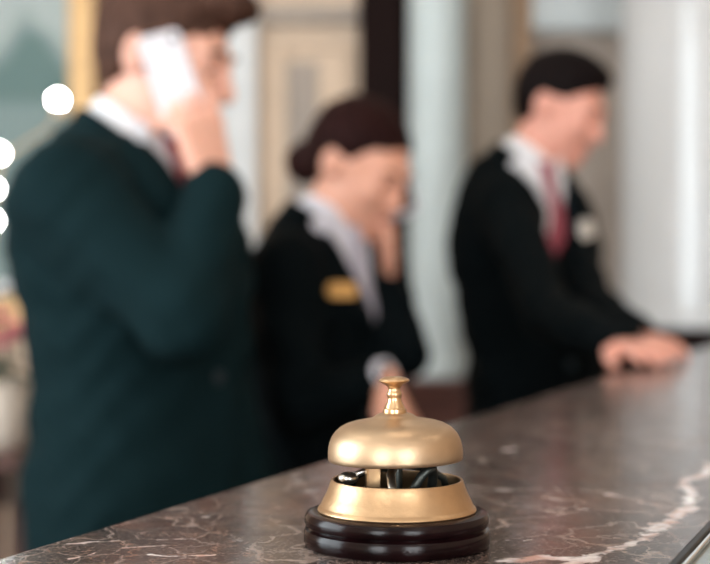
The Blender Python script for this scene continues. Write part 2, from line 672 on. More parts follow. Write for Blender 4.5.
        me.loops.add(len(Fc) * 4)
        me.loops.foreach_set('vertex_index', Fc.astype(np.int32).ravel())
        me.polygons.add(len(Fc))
        me.polygons.foreach_set('loop_start', (np.arange(len(Fc)) * 4).astype(np.int32))
        me.update(calc_edges=True)
        me.polygons.foreach_set('use_smooth', np.ones(len(Fc), dtype=bool))
        me.validate()
        return me


def strip_mesh(name, rows, thick, m, parent):
    """rows: list of lists of (x,y,z) points, front faces +x; gives the sheet a thickness"""
    nr, nc = len(rows), len(rows[0])
    verts = [p for r in rows for p in r] + [(p[0] - thick, p[1], p[2]) for r in rows for p in r]
    o = nr * nc
    faces = []
    for i in range(nr - 1):
        for j in range(nc - 1):
            a = i * nc + j
            faces.append((a, a + 1, a + nc + 1, a + nc))
            faces.append((o + a, o + a + nc, o + a + nc + 1, o + a + 1))
    for i in range(nr - 1):
        for j in (0, nc - 1):
            a = i * nc + j
            faces.append((a, a + nc, o + a + nc, o + a))
    for j in range(nc - 1):
        for i in (0, nr - 1):
            a = i * nc + j
            faces.append((a, a + 1, o + a + 1, o + a))
    me = bpy.data.meshes.new(name)
    me.from_pydata(verts, [], faces)
    bm = bmesh.new()
    bm.from_mesh(me)
    bmesh.ops.recalc_face_normals(bm, faces=bm.faces)
    bm.to_mesh(me)
    bm.free()
    for p in me.polygons:
        p.use_smooth = True
    ob = link(name, me, m, parent)
    me.set_sharp_from_angle(angle=math.radians(45))
    return ob


# ================================================================== THE SETTING
def struct(name, lo, hi, m, parent=None, bevel=0.0):
    o = box(name, lo, hi, m, parent, bevel)
    if parent is None:
        o['kind'] = 'structure'
    return o


T = 0.15
struct('floor', (RX0 - T, RY0 - T, -0.1), (RX1 + T, RY1 + T, 0), M_floor)
struct('ceiling', (RX0 - T, RY0 - T, RZ1), (RX1 + T, RY1 + T, RZ1 + 0.1), M_ceil)
struct('wall_right', (RX1, RY0 - T, 0), (RX1 + T, RY1 + T, RZ1), M_beige)


def wall_with_windows(name, along, a0, a1, t0, t1, wins):
    """one mesh: wall slab with rectangular window openings"""
    bm = bmesh.new()

    def b(u0, u1, z0, z1):
        if along == 'x':
            box_bm(bm, (u0, t0, z0), (u1, t1, z1))
        else:
            box_bm(bm, (t0, u0, z0), (t1, u1, z1))
    cur = a0
    for c, ww in sorted(wins):
        b(cur, c - ww / 2, 0, RZ1)
        b(c - ww / 2, c + ww / 2, 0, WZ0)
        b(c - ww / 2, c + ww / 2, WZ1, RZ1)
        cur = c + ww / 2
    b(cur, a1, 0, RZ1)
    o = bm_done(bm, name, M_beige)
    o['kind'] = 'structure'
    return o


wall_with_windows('wall_rear', 'x', RX0 - T, RX1 + T, RY0 - T, RY0, WIN_REAR)
wall_with_windows('wall_left', 'y', RY0, RY1, RX0 - T, RX0, WIN_LEFT)

# thin clear pane
M_pane, n_, l_, b_ = newmat('window_glass')
tr = n_.new('ShaderNodeBsdfTransparent')
gl = n_.new('ShaderNodeBsdfGlossy')
gl.inputs['Roughness'].default_value = 0.02
mx = n_.new('ShaderNodeMixShader')
mx.inputs[0].default_value = 0.06
l_.new(tr.outputs[0], mx.inputs[1])
l_.new(gl.outputs[0], mx.inputs[2])
l_.new(mx.outputs[0], n_['Material Output'].inputs[0])

wn = 0
for kind, wins in (('x', WIN_REAR), ('y', WIN_LEFT)):
    for c, ww in wins:
        wn += 1
        bm = bmesh.new()
        fr = 0.06
        t0, t1 = (RY0 - 0.10, RY0 - 0.05) if kind == 'x' else (RX0 - 0.10, RX0 - 0.05)

        def fb(bm_, u0, u1, z0, z1, tt0=t0, tt1=t1):
            if kind == 'x':
                box_bm(bm_, (u0, tt0, z0), (u1, tt1, z1))
            else:
                box_bm(bm_, (tt0, u0, z0), (tt1, u1, z1))
        u0, u1 = c - ww / 2, c + ww / 2
        fb(bm, u0, u0 + fr, WZ0, WZ1)
        fb(bm, u1 - fr, u1, WZ0, WZ1)
        fb(bm, u0 + fr, u1 - fr, WZ0, WZ0 + fr)
        fb(bm, u0 + fr, u1 - fr, WZ1 - fr, WZ1)
        fb(bm, c - 0.02, c + 0.02, WZ0 + fr, WZ1 - fr)
        wo = bm_done(bm, 'window_%d' % wn, M_white)
        wo['kind'] = 'structure'
        for (q0, q1) in ((u0 + fr, c - 0.02), (c + 0.02, u1 - fr)):
            bm = bmesh.new()
            fb(bm, q0, q1, WZ0 + fr, WZ1 - fr, (t0 + t1) / 2 - 0.002, (t0 + t1) / 2 + 0.002)
            bm_done(bm, 'pane', M_pane, wo)

# ceiling downlights
M_lampglow = mat('lamp_diffuser', (0.9, 0.85, 0.75), 0.5, var=0.01, emit=((1.0, 0.84, 0.66), LAMP_E))
for i, (x, y) in enumerate([(-1.7, 3.6), (0.2, 3.6), (2.0, 3.6), (-1.7, 1.0), (0.2, 0.9), (2.0, 1.0), (-1.2, -1.6), (1.4, -1.6)]):
    e = empty('ceiling_downlight', (x, y, RZ1))
    lathe('trim_ring', [(0.10, -0.001), (0.15, -0.001), (0.148, -0.018), (0.102, -0.018)], M_white, e, seg=32, close=True)
    lathe('diffuser', [(0.0001, -0.012), (0.10, -0.012), (0.10, -0.003), (0.0001, -0.003)], M_lampglow, e, seg=32)
    tag(e, 'round white recessed downlight in the ceiling', 'ceiling light', 'downlights in the ceiling')

# back wall and what is fixed on it (all metres; WY is the wall's face)
WY = 4.7


def wx(px, D=WY):
    return (px - 355.0) / F * D


def wz(py, D=WY):
    return CZ - (py - HY) / F * D


wb = struct('wall_back', (RX0, WY, 0), (RX1, WY + 0.2, RZ1), M_beige)


def wbx(name, x0, x1, z0, z1, d, m, bevel=0.004, y0=WY):
    """a piece standing proud of the back wall by d"""
    return box(name, (x0, y0 - d, z0), (x1, y0, z1), m, wb, bevel)


# warm beige panelled bay between white pilaster and dark post
x0, x1 = wx(262), wx(358)
wbx('cornice_strip', x0, x1, wz(26), wz(8), 0.05, M_greyb)
for (a, b, c, d) in ((x0 + 0.06, x1 - 0.03, wz(50), wz(44)), (x0 + 0.06, x1 - 0.03, 0.95, 0.97),
                     (x0 + 0.06, x0 + 0.08, 0.97, wz(50)), (x1 - 0.05, x1 - 0.03, 0.97, wz(50))):
    wbx('panel_moulding', a, b, c, d, 0.02, M_beige)
wbx('inner_panel', wx(284), wx(318), 1.02, wz(62), 0.008, M_greyb)
# taupe wall bay
wbx('taupe_panel', wx(530), wx(665), 0, RZ1 - 0.01, 0.012, M_taupe, 0.0)
wbx('dark_skirting', wx(262), wx(358), 0, 0.16, 0.02, M_mahog)
wbx('dado_rail', wx(530), wx(640), wz(348), wz(338), 0.03, M_mahog)
wbx('dado_board', wx(530), wx(640), 0, wz(348), 0.02, M_mahog)

# white pilaster
e = empty('pilaster', ((wx(214) + wx(258)) / 2, WY, 0))
hw = (wx(258) - wx(214)) / 2
box('shaft', (-hw, -0.06, 0.22), (hw, 0, 2.2), M_white, e, 0.006)
for k in (-1, 0, 1):
    box('fluting_rib', (k * hw * 0.6 - 0.012, -0.068, 0.3), (k * hw * 0.6 + 0.012, -0.06, 2.1), M_white, e, 0.003)
box('base', (-hw - 0.02, -0.08, 0), (hw + 0.02, 0, 0.22), M_white, e, 0.008)
box('capital', (-hw - 0.03, -0.10, 2.2), (hw + 0.03, 0, 2.34), M_white, e, 0.01)
tag(e, 'white fluted pilaster on the back wall beside the beige panelled bay', 'pilaster', kind='structure')

# dark mahogany door post
e = empty('door_post', ((wx(359) + wx(408)) / 2, WY, 0))
hw = (wx(408) - wx(359)) / 2
box('post', (-hw, -0.10, 0.18), (hw, 0, RZ1 - 0.15), M_mahog, e, 0.006)
box('plinth_block', (-hw - 0.01, -0.12, 0), (hw + 0.01, 0, 0.18), M_mahog, e, 0.006)
box('capital', (-hw - 0.02, -0.13, RZ1 - 0.15), (hw + 0.02, 0, RZ1), M_mahog, e, 0.008)
for k in (-1, 1):
    box('raised_bead', (k * hw * 0.55 - 0.012, -0.108, 0.25), (k * hw * 0.55 + 0.012, -0.10, RZ1 - 0.3), M_mahog, e, 0.003)
tag(e, 'dark mahogany post beside the beige panelled wall bay', 'post', kind='structure')

# slim round column on a reddish wooden pedestal
D = 4.45
cx = wx(437, D)
cr = 29 / F * D
zt = wz(376, D)
e = empty('round_column', (cx, D, zt))
lathe('shaft', [(0.0001, 0.09), (cr, 0.09), (cr * 0.96, 2.1), (0.0001, 2.1)], M_column, e, seg=48)
lathe('base_ring', [(0.0001, 0), (cr * 1.12, 0), (cr * 1.15, 0.02), (cr * 1.12, 0.045), (cr * 1.03, 0.06), (cr * 1.05, 0.075), (cr, 0.09), (0.0001, 0.09)], M_column, e, seg=48)
lathe('capital', [(0.0001, 2.1), (cr * 0.96, 2.1), (cr * 1.25, 2.2), (cr * 1.25, RZ1 - zt), (0.0001, RZ1 - zt)], M_column, e, seg=48)
tag(e, 'slim pale blue-grey round column on reddish wooden pedestal', 'column')
e = empty('column_pedestal', (cx, D, 0))
box('block', (-0.13, -0.13, 0.1), (0.13, 0.13, zt - 0.05), M_redwood, e, 0.006)
box('foot', (-0.15, -0.15, 0), (0.15, 0.15, 0.1), M_redwood, e, 0.008)
box('cap', (-0.15, -0.15, zt - 0.05), (0.15, 0.15, zt), M_redwood, e, 0.01)
box('front_panel', (-0.09, -0.138, 0.17), (0.09, -0.13, zt - 0.12), M_redwood, e, 0.004)
tag(e, 'reddish brown wooden pedestal carrying the slim pale column', 'pedestal')

# panelled tan door with frame, between the two columns
e = empty('door_1', ((wx(462) + wx(529)) / 2, WY, 0))
hw = (wx(529) - wx(462)) / 2
tag(e, kind='structure')
lf = box('door_leaf', (-hw, -0.03, 0.01), (hw * 0.42, 0, 2.45), M_tan2, e, 0.004)
for (z0, z1) in ((0.15, 0.85), (1.0, 2.3)):
    box('raised_panel', (-hw + 0.03, -0.04, z0), (hw * 0.42 - 0.03, -0.03, z1), M_tan2, lf, 0.006)
box('door_jamb', (hw * 0.42, -0.07, 0), (hw, 0, 2.5), M_tan, e, 0.006)
box('head_casing', (-hw, -0.07, 2.5), (hw, 0, 2.62), M_tan, e, 0.006)
hd = uv_ball('door_handle', (hw * 0.42 - 0.03, -0.06, 1.0), 0.02, M_brassp, lf)
# pale lintel over the taupe bay
wbx('pale_lintel', wx(529), wx(640), wz(30), wz(-60), 0.06, M_lintel, 0.008)
wbx('lintel_lip', wx(529), wx(640), wz(34), wz(30), 0.08, M_lintel, 0.004)

# large glossy grey column on dark plinth
D = 4.25
cr = 0.31
cx = wx(621, D) + cr
zt = wz(329, D - cr)
e = empty('round_column', (cx, D, zt))
lathe('shaft', [(0.0001, 0.05), (cr, 0.05), (cr * 0.985, 2.05), (0.0001, 2.05)], M_gcolumn, e, seg=72)
lathe('base_ring', [(0.0001, 0), (cr * 1.03, 0), (cr * 1.04, 0.015), (cr * 1.03, 0.03), (cr, 0.05), (0.0001, 0.05)], M_gcolumn, e, seg=72)
lathe('capital', [(0.0001, 2.05), (cr * 0.985, 2.05), (cr * 1.12, RZ1 - zt), (0.0001, RZ1 - zt)], M_gcolumn, e, seg=72)
tag(e, 'thick glossy grey-white round column on a dark mahogany plinth', 'column')
e = empty('column_plinth', (cx, D, 0))
pr = cr * 1.07
lathe('drum', [(0.0001, 0), (pr, 0), (pr, zt - 0.04), (0.0001, zt - 0.04)], M_mahog, e, seg=72)
lathe('cap', [(0.0001, zt - 0.04), (pr * 1.04, zt - 0.04), (pr * 1.04, zt), (0.0001, zt)], M_mahog, e, seg=72)
lathe('foot', [(pr, 0), (pr * 1.05, 0), (pr * 1.05, 0.12), (pr, 0.14)], M_mahog, e, seg=72, close=True)
tag(e, 'dark mahogany round plinth under the thick grey column', 'plinth')

# gilt framed picture of a hazy teal hill
fx0, fx1 = wx(-120), wx(107)
fz0, fz1 = wz(330), wz(-190)
e = empty('framed_picture', ((fx0 + fx1) / 2, WY - 0.002, fz0))
hw, hh = (fx1 - fx0) / 2, fz1 - fz0
fw = 0.115
bm = bmesh.new()
box_bm(bm, (-hw + fw * 0.6, -0.025, fw * 0.6), (hw - fw * 0.6, -0.004, hh - fw * 0.6))
m, n, l, b = newmat('hazy_teal_canvas')
tc = n.new('ShaderNodeTexCoord')
nz = n.new('ShaderNodeTexNoise')
nz.inputs['Scale'].default_value = 5
nz.inputs['Detail'].default_value = 5
l.new(tc.outputs['Object'], nz.inputs['Vector'])
sp = n.new('ShaderNodeSeparateXYZ')
l.new(tc.outputs['Object'], sp.inputs[0])


def mth(op, a, bb):
    v = n.new('ShaderNodeMath')
    v.operation = op
    for i, q in enumerate((a, bb)):
        if isinstance(q, (int, float)):
            v.inputs[i].default_value = q
        else:
            l.new(q, v.inputs[i])
    return v.outputs[0]


# hill: |x - xc| * slope + z + noise < top
xc = wx(30) - (fx0 + fx1) / 2
t = mth('MULTIPLY', mth('ABSOLUTE', mth('SUBTRACT', sp.outputs[0], xc), 0), 0.9)
t = mth('ADD', mth('ADD', t, sp.outputs[2]), mth('MULTIPLY', nz.outputs['Fac'], 0.25))
top = wz(22) - fz0 + 0.12
hill = n.new('ShaderNodeMapRange')
hill.inputs['From Min'].default_value = top + 0.05
hill.inputs['From Max'].default_value = top - 0.06
l.new(t, hill.inputs['Value'])
strip = n.new('ShaderNodeMapRange')
zs_ = wz(104) - fz0
strip.inputs['From Min'].default_value = zs_ + 0.02
strip.inputs['From Max'].default_value = zs_ - 0.02
l.new(sp.outputs[2], strip.inputs['Value'])
mixa = n.new('ShaderNodeMix')
mixa.data_type = 'RGBA'
mixa.inputs[6].default_value = (0.36, 0.43, 0.43, 1)
mixa.inputs[7].default_value = (0.085, 0.165, 0.16, 1)
l.new(hill.outputs[0], mixa.inputs[0])
mixb = n.new('ShaderNodeMix')
mixb.data_type = 'RGBA'
l.new(strip.outputs[0], mixb.inputs[0])
l.new(mixa.outputs[2], mixb.inputs[6])
mixb.inputs[7].default_value = (0.17, 0.25, 0.25, 1)
l.new(mixb.outputs[2], b.inputs['Base Color'])
b.inputs['Roughness'].default_value = 0.5
bm_done(bm, 'canvas', m, e)
for nm, (a0, a1, c0, c1) in (('frame_rail', (-hw, hw, 0, fw)), ('frame_rail', (-hw, hw, hh - fw, hh)),
                             ('frame_stile', (-hw, -hw + fw, fw, hh - fw)), ('frame_stile', (hw - fw, hw, fw, hh - fw))):
    r = box(nm, (a0, -0.06, c0), (a1, 0, c1), M_gilt, e, 0.012)
    dx = 0.035 if nm == 'frame_stile' else 0
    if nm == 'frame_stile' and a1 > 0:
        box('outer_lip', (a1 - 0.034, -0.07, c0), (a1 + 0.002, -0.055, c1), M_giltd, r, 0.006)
tag(e, 'large gilt-framed picture of a hazy teal hill on the back wall', 'picture')

# ================================================================== COUNTER
EO = Vector((-0.183, 0.748, CT))                # a point of the staff-side edge
US = Vector((0.417, 1.0, 0)).normalized()       # along the counter, away from the camera
NS = Vector((-US.y, US.x, 0))                   # towards the staff side
CW = 0.66
L0, L1 = -1.3, 3.3
rzc = math.atan2(US.y, US.x)


def loc_c(p):
    d = p - EO
    return Vector((d.dot(US), d.dot(NS), 0.0))


def vein(pts, wd):
    q = [loc_c(on_counter(*p)) for p in pts]
    return [(q[i], q[i + 1], wd) for i in range(len(q) - 1)]


segs = []
segs += vein([(548, 575), (600, 556), (645, 538), (665, 522), (690, 512), (694, 496), (684, 486), (700, 474), (705, 462)], 0.0058)
segs += vein([(500, 562), (550, 558), (590, 561)], 0.007)
segs += vein([(40, 546), (110, 541), (190, 538), (240, 547)], 0.0016)
segs += vein([(70, 560), (120, 548), (200, 545), (250, 549)], 0.0012)
segs += vein([(480, 498), (560, 508), (650, 514)], 0.0016)
segs += vein([(490, 543), (570, 536), (615, 538)], 0.0013)
segs += vein([(505, 450), (515, 449)], 0.007)
segs += vein([(606, 494), (620, 496)], 0.006)
segs += vein([(155, 502), (200, 497)], 0.003)
segs += vein([(150, 556), (210, 556)], 0.002)
M_marble = marble_material(segs)

ct = empty('marble_countertop', EO, rzc)
box('slab', (L0, -CW, -0.045), (L1, 0, 0), M_marble, ct, 0.006, 3)
box('edge_moulding', (L0, -0.028, -0.075), (L1, -0.012, -0.045), M_marble, ct, 0.004)
tag(ct, 'polished dark brown marble countertop with pale veins under the bell', 'countertop')
dk = empty('reception_desk', (EO.x, EO.y, 0), rzc)
box('body', (L0 + 0.04, -CW + 0.08, 0.1), (L1 - 0.04, -0.06, CT - 0.075), M_mahog, dk, 0.004)
box('toe_kick', (L0 + 0.08, -CW + 0.13, 0), (L1 - 0.08, -0.10, 0.1), M_chrome, dk)
box('top_rail', (L0 + 0.02, -CW + 0.05, CT - 0.12), (L1 - 0.02, -0.04, CT - 0.0755), M_redwood, dk, 0.004)
npan = 6
for i in range(npan):
    s0 = L0 + 0.1 + i * (L1 - L0 - 0.2) / npan
    s1 = s0 + (L1 - L0 - 0.2) / npan - 0.06
    box('front_panel', (s0, -CW + 0.065, 0.18), (s1, -CW + 0.08, CT - 0.18), M_redwood, dk, 0.005)
    box('staff_side_door', (s0, -0.06, 0.18), (s1, -0.045, CT - 0.18), M_redwood, dk, 0.005)
tag(dk, 'dark mahogany reception desk body under the marble countertop', 'desk')

# ================================================================== BELL
bp = on_counter(397, 545)
bell = empty('desk_bell', bp)
bs = 0.05 / 0.05
lathe('wooden_base', [(0.0001, 0), (0.0470, 0), (0.0492, 0.0008), (0.0500, 0.0025), (0.0500, 0.0078), (0.0493, 0.0092),
                      (0.0478, 0.0098), (0.0474, 0.0104), (0.0478, 0.0110), (0.0490, 0.0115), (0.0496, 0.0128), (0.0495, 0.0158),
                      (0.0483, 0.0178), (0.0460, 0.0184), (0.0440, 0.0186), (0.0001, 0.0186)], M_lacq, bell, 128)
lathe('brass_skirt', [(0.04224, 0.01860), (0.04264, 0.01930), (0.04224, 0.02040), (0.04145, 0.02100), (0.04096, 0.02180), (0.04017, 0.02360),
                      (0.03889, 0.02610), (0.03751, 0.02890), (0.03632, 0.03230), (0.03563, 0.03450), (0.03524, 0.03520), (0.03455, 0.03540), (0.03405, 0.03500),
                      (0.03405, 0.03350), (0.03504, 0.03050), (0.03701, 0.02560), (0.03899, 0.02110), (0.03948, 0.01860)], M_brassb, bell, 128, close=True)
dome_o = [(0.03504, 0.04550), (0.03573, 0.04570), (0.03612, 0.04630), (0.03622, 0.04780), (0.03622, 0.05015), (0.03593, 0.05283), (0.03524, 0.05582),
          (0.03395, 0.05871), (0.03208, 0.06128), (0.02961, 0.06342), (0.02645, 0.06513), (0.02270, 0.06631), (0.01826, 0.06717), (0.01480, 0.06770), (0.01263, 0.06824),
          (0.01120, 0.06909), (0.00980, 0.07006), (0.00800, 0.07070), (0.00650, 0.07091)]
dome_i = [(r - 0.0016 if r > 0.012 else r, z - 0.0016) for r, z in dome_o[3:]]
lathe('dome', dome_o + dome_i[::-1] + [(0.0351, 0.0460)], M_brass, bell, 160, close=True)
lathe('plunger', [(0.00010, 0.06820), (0.00620, 0.06958), (0.00640, 0.07190), (0.00620, 0.07302), (0.00560, 0.07337), (0.00540, 0.07388), (0.00470, 0.07535), (0.00390, 0.07724),
                  (0.00360, 0.07870), (0.00370, 0.07948), (0.00400, 0.08017), (0.00410, 0.08111), (0.00390, 0.08189), (0.00340, 0.08249), (0.00320, 0.08370),
                  (0.00350, 0.08482), (0.00460, 0.08585), (0.00640, 0.08680), (0.00790, 0.08757), (0.00830, 0.08818), (0.00800, 0.08886), (0.00660, 0.08964),
                  (0.00400, 0.09033), (0.00010, 0.09050)], M_brassp, bell, 64)
for o_ in bell.children:
    if o_.name.split('.')[0] in ('dome', 'plunger'):
        o_.rotation_euler = (0, math.radians(-1.0), 0)       # the dome sits a touch askew
# mechanism seen through the slot
mech = lathe('centre_post', [(0.0001, 0.0200), (0.0055, 0.0200), (0.0055, 0.0240), (0.0030, 0.0250), (0.0030, 0.0680), (0.0001, 0.0680)], M_dsteel, bell, 24)
lathe('floor_plate', [(0.0001, 0.0202), (0.0390, 0.0202), (0.0390, 0.0215), (0.0001, 0.0215)], M_dsteel, bell, 64)
a0 = math.radians(-115 - 10)


def pol(a, r, z):
    return (r * math.cos(a), r * math.sin(a), z)


for k, (da, rr, m_) in enumerate(((0, 0.0034, M_steel), (2.1, 0.0030, M_dsteel), (4.2, 0.0030, M_dsteel))):
    tube('bracket_arm', [pol(a0 + da + 0.5, 0.032, 0.022), pol(a0 + da + 0.5, 0.028, 0.034), pol(a0 + da + 0.4, 0.018, 0.040), pol(a0 + da + 0.2, 0.004, 0.043)], rr * 0.7, m_, bell, 10)
box('striker_bracket', (-0.004, -0.0025, 0.0215), (0.004, 0.0025, 0.0440), M_brassp, bell, 0.0008, 1,
    Matrix.Translation((0.020 * math.cos(a0 - .1), 0.020 * math.sin(a0 - .1), 0)) @ Matrix.Rotation(0.3, 4, 'Z'))
tube('striker_arm', [pol(a0 - 0.25, 0.004, 0.041), pol(a0 - 0.4, 0.015, 0.042), pol(a0 - 0.55, 0.027, 0.0385)], 0.0016, M_steel, bell, 10)
uv_ball('striker_head', pol(a0 - 0.55, 0.0285, 0.0375), 0.0042, M_steel, bell, (1.3, 1.3, 0.8))
bow = [pol(a0 + 1.0 + t * 0.9, 0.024 - 0.010 * abs(t - 0.5), 0.030 + 0.013 * math.sin(math.pi * t)) for t in np.linspace(0, 1, 9)]
tube('spring_bow', bow, 0.0026, M_dsteel, bell, 10)
tag(bell, 'brass reception bell on round dark wooden base standing on marble counter', 'desk bell')

# ================================================================== GLASS PANEL WITH DARK METAL RIM (lower right)
pa = on_counter(668, 566, 0.008)
pb = on_counter(712, 519, 0.008)
ax = (pb - pa)
ax.z = 0
ax.normalize()
tr_ = empty('glass_tray', (pa.x, pa.y, CT), math.atan2(ax.y, ax.x))
TL0, TL1, TW = -0.12, 0.19, 0.20
M_tglass = mat('clear_teal_glass', (0.75, 0.88, 0.87), 0.05, var=0.02, trans=0.9)
box('glass_plate', (TL0, -TW, 0.0015), (TL1, -0.004, 0.006), M_tglass, tr_, 0.001)
box('backing', (TL0, -TW, 0.0), (TL1, -0.004, 0.0013), mat('grey_teal_backing', (0.07, 0.10, 0.105), 0.4, var=0.15, scale=40), tr_)
for (nm, lo, hi) in (('rim_rail', (TL0, -0.005, 0.0), (TL1, 0.0, 0.009)), ('rim_rail', (TL0, -TW - 0.005, 0), (TL1, -TW, 0.009)),
                     ('rim_end', (TL0 - 0.005, -TW - 0.005, 0), (TL0, 0, 0.009)), ('rim_end', (TL1, -TW - 0.005, 0), (TL1 + 0.005, 0, 0.009))):
    r = box(nm, lo, hi, M_rim, tr_, 0.0012)
box('bright_bead', (TL0, -0.0085, 0.006), (TL1, -0.0052, 0.0085), M_silver, tr_, 0.001)
box('bright_bead', (TL0, -0.028, 0.006), (TL1, -0.0245, 0.0078), M_silver, tr_, 0.001)
tag(tr_, 'glass-topped flat tray with dark metal rim lying on the marble', 'tray')
cd = box('white_card', (TL0 + 0.03, -0.13, 0.0), (TL1 - 0.03, -0.036, 0.0006), M_card)
cd.location = (pa.x, pa.y, CT + 0.0062)
cd.rotation_euler = (0, 0, math.atan2(ax.y, ax.x))
tag(cd, 'white card lying on the glass-topped tray', 'card')


# ================================================================== PEOPLE
def rotm(yaw, pitch=0.0, roll=0.0):
    """columns: forward, left, up;  pitch > 0 looks down"""
    return np.array(Matrix.Rotation(yaw, 3, 'Z') @ Matrix.Rotation(pitch, 3, 'Y') @ Matrix.Rotation(roll, 3, 'X'))


def V3(v):
    return np.array(v, float)


def unit(v):
    v = V3(v)
    return v / np.linalg.norm(v)


def hand(Fd, wrist, d, nrm, side, curls, thumb=(0.5, 0.4), sc=1.0, spread=1.0):
    """side=+1 left hand, -1 right hand; d fingers, nrm palm normal. curls: per finger 3 angles"""
    d = unit(d)
    nrm = V3(nrm) - d * float(V3(nrm) @ d)
    nrm = unit(nrm)
    s = np.cross(nrm, d) * side           # towards thumb
    s = -s
    wrist = V3(wrist)
    offs = [0.031, 0.0105, -0.0105, -0.030]
    lens = [0.072, 0.080, 0.074, 0.058]
    kn_d = [0.092, 0.095, 0.089, 0.080]
    Fd.ell(wrist + d * 0.05 * sc, (0.048 * sc, 0.036 * sc, 0.013 * sc), np.stack([d, s, nrm], 1), 0.012)
    for i in range(4):
        k0 = wrist + s * offs[i] * 0.55 * sc + d * 0.012 * sc
        kn = wrist + d * kn_d[i] * sc + s * offs[i] * sc
        Fd.cone(k0, kn, 0.0125 * sc, 0.0105 * sc, 0.010)
        p = kn
        ang = 0.0
        fan = offs[i] * 3.0 * spread
        for j, fr in enumerate((0.45, 0.31, 0.24)):
            ang += curls[i][j]
            dd = unit(d * math.cos(ang) + nrm * math.sin(ang) + s * fan * max(0, math.cos(ang)))
            q = p + dd * lens[i] * fr * sc
            r0 = (0.0098, 0.0088, 0.0080)[j] * sc
            r1 = (0.0088, 0.0080, 0.0068)[j] * sc
            Fd.cone(p, q, r0, r1, 0.003)
            p = q
    # thumb
    b0 = wrist + d * 0.022 * sc + s * 0.018 * sc + nrm * 0.006 * sc
    t1 = b0 + unit(s * math.cos(thumb[1]) * 0.8 + d * 0.75 + nrm * math.sin(thumb[1])) * 0.045 * sc
    t2 = t1 + unit(d * 1.0 + s * (0.35 - thumb[0]) + nrm * 0.35) * 0.034 * sc
    t3 = t2 + unit(d * 1.0 + s * (0.1 - thumb[0]) + nrm * 0.3) * 0.026 * sc
    Fd.cone(b0, t1, 0.0165 * sc, 0.0125 * sc, 0.012)
    Fd.cone(t1, t2, 0.0118 * sc, 0.0105 * sc, 0.004)
    Fd.cone(t2, t3, 0.0105 * sc, 0.0082 * sc, 0.003)


